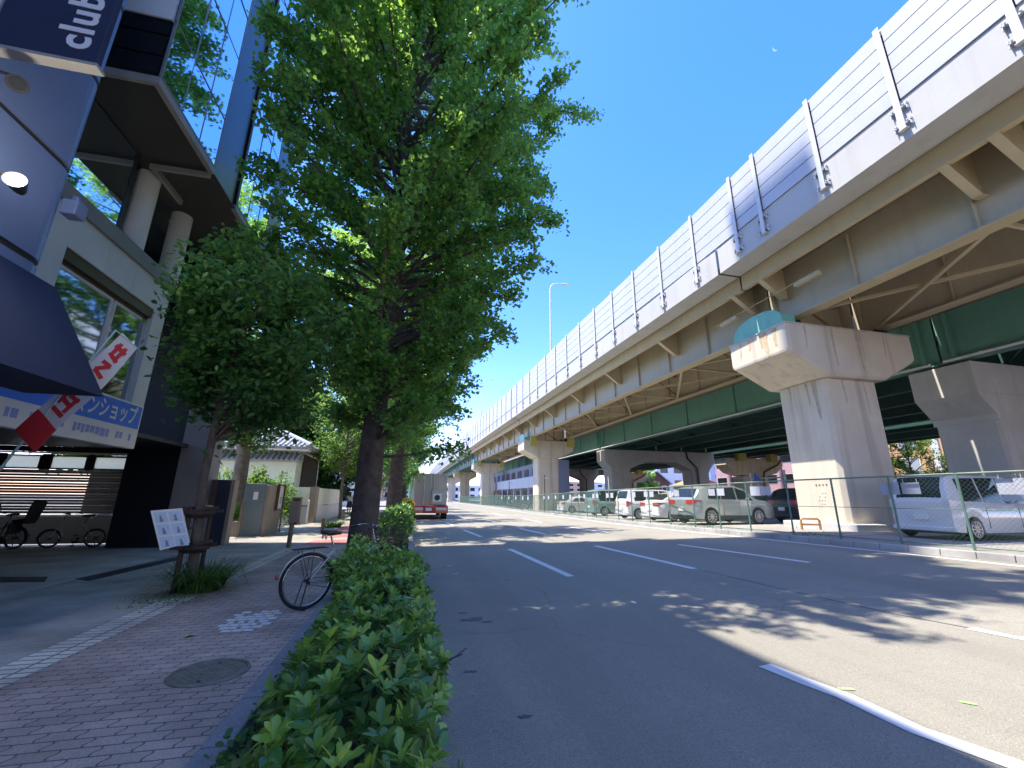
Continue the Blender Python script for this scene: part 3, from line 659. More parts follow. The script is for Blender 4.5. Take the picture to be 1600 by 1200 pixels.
# ================================================================ LEFT SIDE BUILDINGS
def text(name, s, size, mtx, m, parent=None, ext=0.004, off=0.0, shear=0, ax='CENTER'):
    c = D.curves.new(name, 'FONT'); c.body = s; c.size = size; c.space_character = 1.12 if s == 'club' else 1.0; c.extrude = ext; c.offset = off; c.shear = shear
    c.align_x = ax; c.align_y = 'CENTER'; c.resolution_u = 3
    o = D.objects.new(name, c); link(o); dg = bpy.context.evaluated_depsgraph_get()
    me = D.meshes.new_from_object(o.evaluated_get(dg)); D.objects.remove(o); D.curves.remove(c)
    me.name = name; me.materials.clear(); me.materials.append(m)
    me.transform(mtx if parent is None else Matrix.Translation(-wloc(parent)) @ mtx)
    o = link(D.objects.new(name, me))
    if parent is not None: o.parent = parent; KIDS.setdefault(parent.name, []).append(o)
    return o
def frame(origin, xa, ya):
    xa = Vector(xa).normalized(); ya = Vector(ya).normalized(); za = xa.cross(ya)
    return Matrix(((xa.x, ya.x, za.x, origin[0]), (xa.y, ya.y, za.y, origin[1]), (xa.z, ya.z, za.z, origin[2]), (0, 0, 0, 1)))
# --- navy clad shop building
A = thing('shop_building', 'navy clad building with rounded corner and dark awning at the left edge', 'building', (-8, 0, 0))
def rc(x, y, r, z, ins=0.0, x2=-14, y2=-14):
    p = [(x2, y2, z), (x-ins, y2, z)]
    for i in range(9): a = math.pi/2*i/8; p.append((x-r+(r-ins)*math.cos(a), y-r+(r-ins)*math.sin(a), z))
    p.append((x2, y-ins, z)); return p
b = MB(); b.loft([rc(-4.8, 6.3, .38, z, 0.035) for z in (0, 18.4)]); b.build('core_wall', M['darkmetal'], A)
zz = [0.0, 1.45, 2.9, 4.33, 5.76, 7.28, 8.72, 10.15, 11.6, 13.05, 14.5, 15.95, 17.4, 18.5]
b = None
for z0, z1 in zip(zz, zz[1:]):
    b = MB(); b.loft([rc(-4.8, 6.3, .38, z0+.042), rc(-4.8, 6.3, .38, z1-.042)]); b.build('cladding_panel', M['navy'], A)
b = MB(); b.prism([(-4.78, 6.37, 4.15), (-3.93, 6.37, 2.71), (-4.78, 6.37, 2.71)], (0, -12, 0)); b.build('awning', M['awning'], A)
b = MB(); b.box(-4.79, -4.60, 6.05, 6.25, 5.10, 5.32); b.tube([(-4.7, 6.15, 5.3), (-4.7, 6.15, 5.4)], .05); b.build('wall_bracket', M['navy'], A, bevel=.02)
# projecting sign with the word club
sg = thing('projecting_sign', 'black projecting shop sign with the white word club reading upward', 'sign', (-4.2, 4.5, 6.0))
b = MB(); b.box(-4.62, -3.66, 4.5, 4.58, 6.03, 10.2); b.build('box', M['awning'], sg, bevel=.01)
b = MB(); b.box(-4.66, -3.63, 4.48, 4.61, 5.99, 6.03); b.build('bottom_trim', M['edge'], sg)
b = MB(); b.tube([(-4.70, 4.55, 5.9), (-4.70, 4.55, 10.2)], .025, 8); b.build('support_pipe', M['postmetal'], sg)
mt = frame((-3.90, 4.495, 6.58), (0, 0, 1), (-1, 0, 0))
text('lettering', 'club', 0.44, mt, M['white'], sg, 0.004, 0.010)
def spot(lb, at, aim, lit=False):
    at = Vector(at); aim = Vector(aim).normalized()
    T = thing('spotlight', lb, 'lamp', tuple(at))
    b = MB(); s = aim.orthogonal().normalized(); b.tube([at+aim*t for t in (-.14, -.10, 0.0, .07)], [.03, .05, .075, .09], 14); b.build('housing', M['darkmetal'], T)
    b = MB(); b.tube([at-aim*.1, at-aim*.12+Vector((-.1, 0, .14)), at+Vector((-.35, .05, .2))], .018, 6); b.build('arm', M['darkmetal'], T)
    b = MB(); b.tube([at+aim*.071, at+aim*.076], .06, 18); b.build('lens', M['lamp_on'] if lit else M['darkglass'], T)
    return T
M['lamp_on'] = emat('lamp_lens_lit', (1.0, 0.93, 0.8), 4.0)
spot('unlit black spotlight hanging right below the club sign', (-4.28, 4.55, 5.62), (.5, -.6, -.35))
spot('lit spotlight glowing white on the navy wall beneath the club sign', (-4.12, 4.7, 4.55), (.35, -.9, .1), True)
spot('second lit spotlight cut by the left edge of the view', (-4.12, 4.15, 4.60), (.35, -.9, .1), True)
pd = D.lights.new('spotlight_glow', 'POINT'); pd.energy = 14; pd.color = (1, .93, .8); pd.shadow_soft_size = .1
po = link(D.objects.new('spotlight_glow', pd)); po.location = (-4.0, 4.45, 4.62)
# --- glass tower with stone base
B = thing('glass_tower', 'tall blue mirror glass office building with stone lower floors behind the awning', 'building', (-9, 11, 0))
b = MB()   # stone second floor around the window
b.box(-6.7, -6.3, 6.4, 8.35, 2.9, 6.5); b.box(-6.7, -6.3, 11.12, 11.58, 2.9, 6.5); b.box(-6.7, -6.3, 8.352, 11.118, 5.8, 6.5); b.box(-6.7, -6.3, 8.352, 11.118, 2.9, 3.2)
b.box(-14, -6.702, 11.3, 11.58, 2.9, 6.5)
for y in (7.2, 9.3, 10.2): b.box(-6.3, -6.297, y, y+.008, 5.8, 6.5)
b.build('stone_wall', M['palestone'], B)
b = MB(); b.box(-14, -6.24, 6.4, 11.64, 6.502, 6.82); b.build('terrace_coping', M['greystone'], B)
b = MB(); b.box(-6.55, -6.33, 8.36, 11.11, 5.58, 5.79); b.box(-6.5, -6.40, 8.36, 11.11, 5.50, 5.575); b.build('window_head', M['bronze'], B)
for y0, y1 in ((8.36, 9.92), (9.99, 11.11)):
    f = MB(); f.box(-6.45, -6.40, y0, y0+.05, 3.2, 5.5); f.box(-6.45, -6.40, y1-.05, y1, 3.2, 5.5); f.box(-6.45, -6.40, y0+.05, y1-.05, 3.2, 3.26); f.box(-6.45, -6.40, y0+.05, y1-.05, 5.44, 5.5)
    w_ = f.build('window', M['postmetal'], B); b = MB(); b.box(-6.43, -6.42, y0+.05, y1-.05, 3.26, 5.44); b.build('pane', M['glass2'] if 'glass2' in M else M['glass'], w_)
b = MB(); b.box(-14, -6.28, 6.4, 14.8, 2.8, 2.898); b.build('ceiling', M['darkmetal'], B)
b = MB(); b.box(-14, -13.7, 6.4, 14.8, 0, 2.8); b.box(-14, -6.6, 6.4, 6.6, 0, 2.8); b.build('back_wall', M['darkstone'], B)
b = MB(); b.box(-7.72, -6.47, 14.0, 15.2, 0, 8.8); b.box(-7.9, -7.73, 14.3, 15.0, 0, 2.8); b.build('dark_pillar', M['darkstone'], B)
b = MB(); b.box(-6.45, -5.82, 13.98, 15.1, 0, 8.8)
for z in (1.0, 2.2, 3.4, 4.6): b.box(-6.45, -5.817, 13.977, 13.979, z, z+.012)
b.build('stone_pillar', M['greystone'], B)
for y in (10.2, 11.75): b = MB(); b.cyl((-6.55, y, 6.80), (-6.55, y, 8.85), .235, n=24); b.build('round_column', M['white'], B)
# third floor glass behind the columns
for y0, y1, xg in ((6.6, 9.55, -6.42), (9.6, 10.7, -7.5), (10.75, 13.9, -7.5)):
    f = MB(); f.box(xg-.04, xg+.02, y0, y0+.08, 6.83, 8.84); f.box(xg-.04, xg+.02, y1-.08, y1, 6.83, 8.84); f.box(xg-.04, xg+.02, y0, y1, 6.83, 6.89); f.box(xg-.04, xg+.02, y0, y1, 8.79, 8.845); w_ = f.build('window', M['darkmetal'], B)
    b = MB(); b.box(xg-.02, xg, y0+.08, y1-.08, 6.83, 8.84); b.build('pane', M['glass'], w_)
b = MB(); b.box(-14, -7.56, 6.6, 13.98, 6.83, 8.84); b.build('inner_wall', M['darkmetal'], B)
# tower body
b = MB(); b.box(-14, -5.06, 7.46, 14.44, 8.852, 19); b.build('tower_core', M['darkstone'], B)
b = MB(); b.box(-14, -5.02, 7.42, 14.48, 8.83, 8.85); b.build('soffit', M['soffit'], B)
b = MB()
for x0, x1, y0, y1 in ((-5.10, -4.99, 7.38, 9.72), (-5.10, -4.99, 11.02, 14.5), (-6.3, -5.101, 7.38, 7.46)): b.box(x0, x1, y0, y1, 8.78, 8.93)
b.build('soffit_trim', M['edge'], B)
for (y0, y1) in ((7.40, 9.70), (11.04, 13.2)):
    f = MB(); z = 8.94
    zs = [8.94, 10.3, 12.2, 13.6, 15.5, 16.9, 18.8]
    for z in zs: f.box(-5.03, -4.99, y0, y1, z+.01, z+.04)
    for i in range(4): yy = lerp(y0, y1-.04, i/3); f.box(-5.03, -4.988, yy, yy+(.03 if i in (0, 3) else .008), 8.99, 18.9)
    w_ = f.build('curtain_wall_frame', M['greystone'], B)
    b = MB()
    for za, zb in zip(zs, zs[1:]):
        for i in range(3):
            ya, yb = lerp(y0, y1-.04, i/3)+.04*(i == 0)+.015*(i > 0), lerp(y0, y1-.04, (i+1)/3)
            t = random.Random(int(za*7+i)).uniform(-.006, .006); b.add([(-5.0, ya, za+.05), (-5.0, yb, za+.05), (-5.0+t, yb, zb), (-5.0+t, ya, zb)], [(0, 1, 2, 3)])
    b.build('pane', M['glass'], w_)
# end wall of the first bay seen from the street: dark glass and pale bands
for z0, z1 in ((8.94, 9.42), (9.47, 9.93), (9.98, 10.33), (11.1, 12.3), (12.4, 13.8)): b = MB(); b.box(-6.3, -5.08, 7.41, 7.455, z0, z1); b.build('dark_glazing', M['darkglass'], B)
b = MB(); b.box(-6.3, -5.08, 7.39, 7.455, 10.345, 11.08); b.build('pale_band', M['white'], B)
b = MB()
for z0, z1 in ((8.96, 9.45), (9.5, 9.9)): b.box(-6.2, -5.08, 10.96, 11.02, z0, z1)
b.build('return_glazing', M['darkglass'], B)
b = MB(); b.box(-6.3, -5.08, 9.72, 9.78, 8.7, 8.93); b.box(-6.28, -6.2, 9.78, 11.0, 8.7, 8.93); b.build('recess_beam', M['edge'], B)
# slatted wall of the bicycle bay
SL = thing('slatted_wall', 'slatted beige wall with three small windows at the back of the bicycle bay', 'wall', (-10.5, 14.8, .12))
M['frost2'] = leafmat('grey_frosted_panel', [(.18, .18, .155), (.20, .20, .17)], .5)
M['frosted'] = leafmat('frosted_pane', [(.6, .62, .55), (.62, .64, .58)], .75)
b = MB(); b.box(-13.6, -7.92, 14.83, 14.86, .165, .895); b.build('lower_panel', M['frost2'], SL); b = MB()
for xa, xb in ((-13.6, -11.04), (-10.21, -9.99), (-9.11, -8.96), (-8.11, -7.92)): b.box(xa, xb, 14.81, 14.85, 2.152, 2.59)
b.box(-13.6, -7.92, 14.82, 14.86, 2.65, 2.8); b.build('window_band', M['darkwood'], SL)
b = MB()
for i in range(15): z = 0.965+i*0.077; b.box(-13.6, -7.92, 14.80, 14.83, z, z+(.066, .070, .060, .072)[i % 4])
b.build('slat_panel', M['shutter'], SL)
b = MB(); b.box(-13.6, -7.92, 14.79, 14.84, .90, .93); b.box(-13.6, -7.92, 14.79, 14.84, 2.10, 2.15); b.build('rail', M['white'], SL)
for x0, x1 in ((-11.0, -10.25), (-9.95, -9.15), (-8.92, -8.15)):
    f = MB(); f.box(x0-.04, x1+.04, 14.80, 14.84, 2.16, 2.20); f.box(x0-.04, x1+.04, 14.80, 14.84, 2.52, 2.56); f.box(x0-.04, x0, 14.80, 14.84, 2.2, 2.52); f.box(x1, x1+.04, 14.80, 14.84, 2.2, 2.52)
    w_ = f.build('window', M['darkwood'], SL); b = MB(); b.box(x0, x1, 14.82, 14.825, 2.2, 2.52); b.build('pane', M['frosted'], w_)
b = MB(); b.box(-13.6, -7.92, 14.78, 14.82, 2.60, 2.64); b.build('top_rail', M['white'], SL)
# the blue and white shop sign on the facade, z 2.3-3.2 facing the road
sx0 = -5.62
BS = thing('fascia_sign', 'blue and white property shop sign in Japanese letters below the stone facade', 'sign', (sx0, 8.7, 2.8))
b = MB(); b.box(sx0-.14, sx0, 7.05, 10.35, 2.40, 3.30); b.build('box', M['white'], BS, bevel=.01)
b = MB(); b.box(sx0-.001, sx0+.004, 7.1, 10.3, 2.80, 3.26); b.build('blue_band', M['blue'], BS)
mt = frame((sx0+.008, 9.05, 3.02), (0, 1, 0), (0, 0, 1)) @ Matrix.Diagonal((.70, 1.0, 1, 1))
text('lettering', 'アパマンショップ', 0.40, mt, M['white'], BS, 0.002, 0.006)
mt = frame((sx0+.005, 8.9, 2.60), (0, 1, 0), (0, 0, 1))
M['paleblue'] = mat('pale_blue_print', (0.30, 0.36, 0.68), 0.6, 0.05, 3)
rg = random.Random(3); y = 7.3
while y < 10.1: wd = rg.uniform(.05, .12); b = MB(); b.box(sx0+.001, sx0+.004, y, y+wd, 2.53+rg.uniform(0, .03), 2.68); y += wd+rg.choice((.03, .03, .2)); b.build('small_print', M['paleblue'], BS)
b = MB(); b.bar((sx0-.1, 7.6, 2.95), (-6.35, 7.6, 2.95), .05, .05); b.bar((sx0-.1, 9.9, 2.95), (-6.35, 9.9, 2.95), .05, .05); b.build('bracket', M['darkmetal'], BS)
# red and white banner flag leaning out on a pale pole
F = thing('banner_flag', 'red and white banner flag on a tilted pale blue pole by the awning', 'flag', (-5.0, 6.6, 1.6))
Yf = 7.0
def fp(px, py, dy=0.0):
    v = ray(px, py); t = (Yf+dy)/v[1]; return Vector((v[0]*t, v[1]*t, CH+v[2]*t))
p0, p1_ = fp(-8, 742), fp(181, 516); b = MB(); b.tube([p0, p1_], .016, 8); b.tube([p1_, fp(219, 547)], .009, 6); M['polemat'] = mat('pale_blue_plastic', (.35, .55, .62), .4, .05, 3)
b.build('pole', M['polemat'], F)
top, tr = fp(191, 520), fp(215, 545); ux = (tr-top).normalized(); dn = (fp(25, 672)-top); Lf = dn.length; dn.normalize()
wd = (fp(80, 690)-fp(32, 668)).length*.85; wd = (tr-top).length
def flagsheet(u0, u1, v0, v1, off, n=14):
    b = MB(); vs = []; nn = ux.cross(dn).normalized()
    for i in range(n+1):
        for j in range(5):
            v = lerp(v0, v1, i/n); u = lerp(u0, u1, j/4)
            wave = .03*math.sin(v*5)+.012*math.sin(9*v+4*u)
            vs.append(top+dn*v*Lf+ux*u*wd*(1+.25*v)+nn*(wave*(.3+u)+off))
    b.add(vs, [(i*5+j, i*5+j+1, i*5+j+6, i*5+j+5) for i in range(n) for j in range(4)], True); return b
flagsheet(0, 1, 0, 1, 0).build('cloth', M['cloth'], F)
flagsheet(-.01, 1.01, .80, 1.0, .008).mi(0).build('red_hem', M['red'], F)
flagsheet(-.01, 1.01, .80, 1.0, -.008).mi(0).build('red_hem', M['red'], F)
b = MB(); nn = ux.cross(dn).normalized(); 
def fpos(u, v, off): return top+dn*v*Lf+ux*u*wd*(1+.25*v)+nn*(.03*math.sin(v*5)*(.3+u)+.012*math.sin(9*v+4*u)*(.3+u)+off)
strokes = [((.2, .10), (.8, .10)), ((.35, .06), (.35, .16)), ((.65, .06), (.62, .17)), ((.25, .17), (.75, .19)), ((.3, .25), (.7, .24)), ((.7, .24), (.3, .33)), ((.3, .33), (.75, .35)),
           ((.25, .42), (.75, .42)), ((.5, .38), (.5, .50)), ((.3, .50), (.7, .50)), ((.2, .58), (.8, .58)), ((.3, .55), (.28, .68)), ((.7, .56), (.7, .70)), ((.3, .63), (.7, .64)), ((.25, .72), (.8, .72))]
for s_ in (.010, -.010):
    for (a, c) in strokes:
        p, q = fpos(*a, s_), fpos(*c, s_); d = (q-p).normalized(); sd = d.cross(nn).normalized()*.028
        b.add([p-sd, q-sd, q+sd, p+sd], [(0, 1, 2, 3)])
b.build('lettering', M['red'], F)
# dark framed stand at the shop entrance
ST = thing('entrance_stand', 'dark framed stand with a white tube at the far left edge of the plaza', 'stand', (-6.7, 9.3, .12))
b = MB(); b.box(-8.2, -6.78, 9.25, 9.30, 1.27, 1.35); b.box(-6.86, -6.78, 9.25, 9.32, .12, 1.27); b.box(-8.2, -8.1, 9.25, 9.32, .12, 1.27); b.build('frame', M['darkmetal'], ST, bevel=.01)
b = MB(); b.tube([(-6.90, 9.18, .2), (-6.90, 9.18, 1.45)], .022, 10); b.build('tube', M['white'], ST)
b = MB(); b.box(-8.1, -6.86, 9.27, 9.29, .12, 1.27); b.build('glass_panel', M['darkglass'], ST)

RT = thing('rear_tower', 'slender tall tower block set back behind the glass office building', 'building', (-13, 14, 0)); b = MB(); b.box(-16, -10, 12.4, 15.9, 8.9, 62); b.build('shaft', M['greystone'], RT); b = MB(); b.box(-16.1, -9.9, 12.3, 16.0, 62, 62.6); b.build('parapet', M['greystone'], RT)
b = MB(); b.box(-14, -6.4, 6.45, 7.37, 8.86, 22); b.build('shade_filler', M['darkstone'], B)  # unseen filler block between the two buildings, added to shade the road
# ================================================================ TREES, HEDGES, PLANTS
def rot_frames(rng, n, up=0.4, tilt=1.0):
    """random orthonormal leaf frames: axis a (along leaf), s (side); normals lean upward by 'up'"""
    nrm = rng.normal(size=(n, 3))*tilt; nrm[:, 2] = np.abs(nrm[:, 2])+up; nrm /= np.linalg.norm(nrm, axis=1)[:, None]
    a = rng.normal(size=(n, 3)); a -= nrm*(a*nrm).sum(1)[:, None]; a /= np.linalg.norm(a, axis=1)[:, None]
    return a, np.cross(nrm, a), nrm
def leaves(name, C, size, mat_, parent, rng, shape='fan', rnd=None, up=0.4, fr=None, droop=0.0):
    n = len(C); a, s, nn = fr if fr is not None else rot_frames(rng, n, up)
    sz = size*rng.uniform(0.7, 1.25, n)[:, None]
    if shape == 'fan':      # ginkgo: a notched fan folded on its midline
        T = [(0, 0, 0), (.55, .55, .08), (.86, .22, 0), (.74, 0, -.06), (.86, -.22, 0), (.55, -.55, .08)]; F = [(0, 3, 2, 1), (0, 5, 4, 3)]
    elif shape == 'oval':   # broad leaf folded along its midrib
        T = [(0, 0, 0), (.35, .26, .05), (.72, .24, .03), (1.0, 0, -.08), (.72, -.24, .03), (.35, -.26, .05)]; F = [(0, 3, 2, 1), (0, 5, 4, 3)]
    elif shape == 'hedge':
        T = [(0, 0, 0), (.30, .15, .035), (.62, .22, .05), (.88, .15, .02), (1.0, 0, -.02), (.88, -.15, .02), (.62, -.22, .05), (.30, -.15, .035), (.33, 0, 0), (.66, 0, .0)]
        F = [(0, 8, 2, 1), (8, 9, 3, 2), (9, 4, 3, 3), (0, 7, 6, 8), (8, 6, 5, 9), (9, 5, 4, 4)]
    else: T = [(0, 0, 0), (.5, .3, 0), (1, 0, 0), (.5, -.3, 0)]; F = [(0, 3, 2, 1)]
    k = len(T); V = np.zeros((n, k, 3))
    for i, (u, v, w_) in enumerate(T): V[:, i] = C+sz*(a*u+s*v+nn*(w_))
    F2 = [f for f in F if len(set(f)) == 4]; F3 = [tuple(dict.fromkeys(f)) for f in F if len(set(f)) == 3]
    r = rng.uniform(0, 1, n) if rnd is None else np.clip(rnd, 0, 1)
    base = (np.arange(n)*k)[:, None]
    if not F3:
        L = np.concatenate([(base+np.array(f)[None, :])[:, None, :] for f in F2], 1).ravel()
        return np_mesh(name, V.reshape(-1, 3), L, 4, mat_, parent, np.repeat(r, len(F2)))
    tris = [t for f in F2 for t in ((f[0], f[1], f[2]), (f[0], f[2], f[3]))]+F3
    L = np.concatenate([(base+np.array(f)[None, :])[:, None, :] for f in tris], 1).ravel()
    return np_mesh(name, V.reshape(-1, 3), L, 3, mat_, parent, np.repeat(r, len(tris)), smooth=True)
def bark_trunk(pts, rs, n=20, seed=0, rough=.06):
    """tapered trunk with buttressed, ridged section"""
    rg = random.Random(seed); ph = [rg.uniform(0, 6.28) for _ in range(6)]; b = MB(); P = []; Rr = []
    for (p, r), (q, s) in zip(zip(pts, rs), zip(pts[1:], rs[1:])):
        m = max(1, int((Vector(q)-Vector(p)).length/.35))
        for i in range(m): P.append(Vector(p).lerp(Vector(q), i/m)); Rr.append(lerp(r, s, i/m))
    P.append(Vector(pts[-1])); Rr.append(rs[-1]); secs = []
    for i, (p, r) in enumerate(zip(P, Rr)):
        sec = []
        for k in range(n):
            a = 6.28318*k/n; w_ = 1+rough*math.sin(3*a+ph[0]+i*.2)+rough*.7*math.sin(5*a+ph[1]-i*.13)+rough*.5*math.sin(9*a+ph[2]+i*.4)+rg.uniform(-.02, .02)
            sec.append((p.x+r*w_*math.cos(a), p.y+r*w_*math.sin(a), p.z))
        secs.append(sec)
    b.loft(secs, smooth=True); return b
def crown_points(rng, trunk, R, zlo, zhi, nb, twigs, per, spread=.10, upt=.35, clip=None, lobes=None, inner=.25, tl=(.4, 1.1)):
    """branches from a central leader, twigs from branches, leaves along twigs; returns points, branch polylines, shade factor"""
    P = []; B = []; Q = []
    for i in range(nb):
        z = zlo+(zhi-zlo)*((i+rng.uniform(0, 1))/nb); az = rng.uniform(0, 2*np.pi) if i % 3 else i*2.399
        c = trunk(z); Rz = R(z, az)*rng.uniform(.72, 1.08)
        if Rz < .25: continue
        d = np.array([math.cos(az), math.sin(az), 0]); start = c.copy(); start[2] = max(zlo*.8, z-Rz*upt)
        end = c+d*Rz; end[2] = z+rng.uniform(-.3, .5)
        mid = (start+end)/2+np.array([0, 0, Rz*.12])+rng.normal(size=3)*.1*Rz
        ts = np.linspace(0, 1, 8)[:, None]; curve = (1-ts)**2*start+2*ts*(1-ts)*mid+ts**2*end
        B.append((curve, 0.012+.014*Rz))
        nt = max(3, int(twigs*Rz))
        t = rng.uniform(inner, 1.0, nt)**.8; o = ((1-t)**2)[:, None]*start+(2*t*(1-t))[:, None]*mid+(t**2)[:, None]*end
        td = rng.normal(size=(nt, 3)); td[:, 2] = td[:, 2]*.6+.25; td += d*.5; td /= np.linalg.norm(td, axis=1)[:, None]
        ln = rng.uniform(tl[0], tl[1], nt)*(1.1-.35*t)
        for j in range(nt):
            u = rng.uniform(.05, 1, per); q = o[j]+td[j]*(ln[j]*u)[:, None]; q[:, 2] -= .18*ln[j]*u**2
            P.append(q+rng.normal(size=(per, 3))*spread); Q.append(np.full(per, t[j]))
    P = np.concatenate(P); Q = np.concatenate(Q)
    if clip is not None: k = clip(P); P = P[k]; Q = Q[k]
    return P, B, Q
def limbs(B, clip=None, keep=1.0, rng=None):
    b = MB()
    for c, r in B:
        if rng is not None and rng.uniform() > keep: continue
        if clip is not None:
            k = clip(c)
            if not k.all(): c = c[:int(np.argmin(k))]
            if len(c) < 3: continue
        b.tube([tuple(p) for p in c], list(np.linspace(r, .006, len(c))), 5)
    return b
bldg_clip = lambda P: ~((P[:, 0] < -4.75) & (P[:, 1] > 6.8) & (P[:, 1] < 14.8)) & ~((P[:, 0] < -4.5) & (P[:, 1] <= 6.8)) & (P[:, 0] < 10)
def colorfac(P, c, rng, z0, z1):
    return np.clip(.15+.55*(P[:, 2]-z0)/(z1-z0)+.25*rng.normal(size=len(P)), 0, 1)  # height term lightens upper leaves, sunlight put into the leaf colour
def ginkgo(seed, x, y, label, H=19, Rm=4.6, n=1.0, leaf=.085, zlo=3.0, lean=(0, 0), r0=.34, detail=True, prof=None, group='ginkgo trees along the kerb', lmat=None, tw=4.6, tl=(.4, 1.1), west=1.0):
    rng = np.random.default_rng(seed)
    T = thing('ginkgo_tree', label, 'tree', (x, y, SWZ), group=group)
    tr = lambda z: np.array([x+lean[0]*z, y+lean[1]*z, z])
    pts = [tuple(tr(z)) for z in (0.0, .25, .8, 2.5, 5, 9, 14, H-1)]; rs = [r0*1.35, r0*1.08, r0*.98, r0*.86, r0*.66, r0*.45, r0*.22, .02]
    bark_trunk(pts, rs, 22 if detail else 12, seed).build('trunk', M['bark'], T)
    pf = prof or [(0, .25), (.15, .62), (.35, .85), (.55, 1.0), (.75, .92), (.9, .6), (1, .12)]
    ph = rng.uniform(0, 6.28, 4)
    R = lambda z, az: Rm*interp((z-zlo)/(H-zlo), pf)*(1+.13*math.sin(2*az+ph[0]+z*.5)+.10*math.sin(5*az+ph[1]-z*.9))
    R0 = R
    if west < 1: R = lambda z, az: R0(z, az)*(1-(1-west)*max(0, -math.cos(az))*min(1, max(0, (z-7)/4)))*(1-.6*max(0, -math.cos(az))*min(1, max(0, (6-z)/1.5)))
    P, B, Q = crown_points(rng, tr, R, zlo, H, int(150*n), tw, int(26*min(1, n+.3)), spread=.085, clip=bldg_clip, tl=tl)
    limbs(B, bldg_clip).build('limbs', M['bark'], T)
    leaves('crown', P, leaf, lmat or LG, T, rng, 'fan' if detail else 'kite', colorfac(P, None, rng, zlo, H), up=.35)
    return T
ginkgo(11, -.98, 10.75, 'largest ginkgo tree in front, thick dark trunk rising from the end of the near hedge', H=23, Rm=5.0, n=2.6, leaf=.105, zlo=3.0, lean=(.022, -.085), r0=.31, tw=6.2, tl=(.25, .7), west=.60,
       prof=[(0, .36), (.12, .60), (.27, .86), (.42, 1.03), (.55, 1.04), (.64, .86), (.76, .70), (.90, .66), (1, .15)])
ginkgo(12, -.62, 19.5, 'second ginkgo tree of the row, just behind the largest trunk', H=16, Rm=4.3, n=1.0, leaf=.11, zlo=3.6, r0=.33)
for i, (yy, lb) in enumerate(((28.5, 'third ginkgo tree of the row beside the truck tail'), (37.5, 'fourth ginkgo tree of the row, beyond the truck'), (47, 'fifth ginkgo tree of the row, mostly hidden by nearer crowns'), (58, 'sixth ginkgo tree of the row, far down the kerb'), (72, 'farthest ginkgo tree of the row'))):
    ginkgo(20+i, -.7, yy, lb, H=13.5, Rm=3.5, n=.5, leaf=.17, zlo=2.6, r0=.26, detail=False)
# a ginkgo behind the camera shades the near road
ginkgo(31, -.9, -3.2, 'ginkgo tree behind the camera whose shade falls on the near pavement', H=14, Rm=3.6, n=.45, leaf=.2, zlo=4.5, detail=False)
def smalltree(name, seed, x, y, label, H, Rm, zlo, leaf, nb, m, r0=.09, tilt=(0, 0), group=None, z0=SWZ, barkm='bark', fork=True, cat='tree', per=16, shape='oval', tw=5, clip=bldg_clip, pf=None, tl=(.25, .7), cx=0):
    rng = np.random.default_rng(seed); T = thing(name, label, cat, (x, y, z0), group=group)
    tr = lambda z: np.array([x+tilt[0]*z, y+tilt[1]*z, z])
    zs = [z0-.05, z0+.3, (z0+zlo)/2+.3, zlo+.4, (zlo+H)/2, H-.4]; pts = [tuple(tr(z)+np.array([.04*math.sin(3*z), .03*math.cos(2*z), 0])) for z in zs]
    bark_trunk(pts, [r0*1.3, r0, r0*.88, r0*.8, r0*.45, .012], 14, seed).build('trunk', M[barkm], T)
    ph = rng.uniform(0, 6.28, 3); pf = pf or [(0, .4), (.25, .9), (.5, 1), (.8, .75), (1, .2)]
    R = lambda z, az: Rm*interp((z-zlo)/(H-zlo), pf)*(1+.18*math.sin(2*az+ph[0]+z)+.12*math.sin(4*az+ph[1]))
    if cx: R1 = R; R = lambda z, az: R1(z, az)*(1+cx*math.cos(az))
    P, B, Q = crown_points(rng, tr, R, zlo, H, nb, tw, per, spread=leaf*.9, clip=clip, tl=tl, upt=.5)
    limbs(B, clip).build('limbs', M[barkm], T)
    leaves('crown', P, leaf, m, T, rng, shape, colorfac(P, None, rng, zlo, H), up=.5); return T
TR2 = smalltree('street_tree', 41, -3.12, 7.7, 'dark leaved street tree with tied supports in front of the dark pillar', 5.5, 1.35, 2.85, .115, 80, LD, r0=.068, per=20, tw=12, cx=.45, pf=[(0, .55), (.2, .8), (.5, .95), (.8, .8), (1, .45)])
# props tied round the small tree
b = MB()
for z in (.72, 1.22):
    b.box(-3.36, -2.86, 7.54, 7.58, z, z+.05); b.box(-3.36, -2.86, 7.82, 7.86, z+.01, z+.06); b.box(-3.30, -3.22, 7.52, 7.88, z+.055, z+.10); b.box(-3.02, -2.94, 7.52, 7.88, z+.06, z+.105); b.loft([[(-3.12+r_*math.cos(a), 7.7+r_*math.sin(a), z+q) for a in np.linspace(0, 6.283, 15)[:-1]] for r_, q in ((.14, -.06), (.20, 0), (.13, .06))])
b.cyl((-3.24, 7.62, SWZ-.1), (-3.23, 7.62, 1.32), .035, n=10); b.cyl((-3.0, 7.80, SWZ-.1), (-3.01, 7.80, 1.32), .03, n=10)
tag(b.build('tree_prop', M['darkwood']), 'dark timber props bolted round the trunk of the small street tree', 'tree support')
smalltree('street_tree', 42, -4.15, 29.0, 'slim sunlit street tree with forked trunk on the pavement near the white wall', 8.4, 2.3, 3.0, .17, 70, LY, r0=.10, per=14, tw=5, group='slim trees on the far pavement', barkm='barklight')
smalltree('street_tree', 43, -4.0, 36.5, 'second slim street tree, farther along the pavement by the person', 7.6, 2.0, 3.0, .2, 50, LY, r0=.08, per=12, tw=5, group='slim trees on the far pavement', barkm='barklight')
smalltree('street_tree', 46, -4.0, 47, 'third slim street tree on the far pavement, mostly hidden', 7.6, 2.4, 2.6, .25, 40, LG, r0=.08, per=12, tw=5, group='slim trees on the far pavement', barkm='barklight')
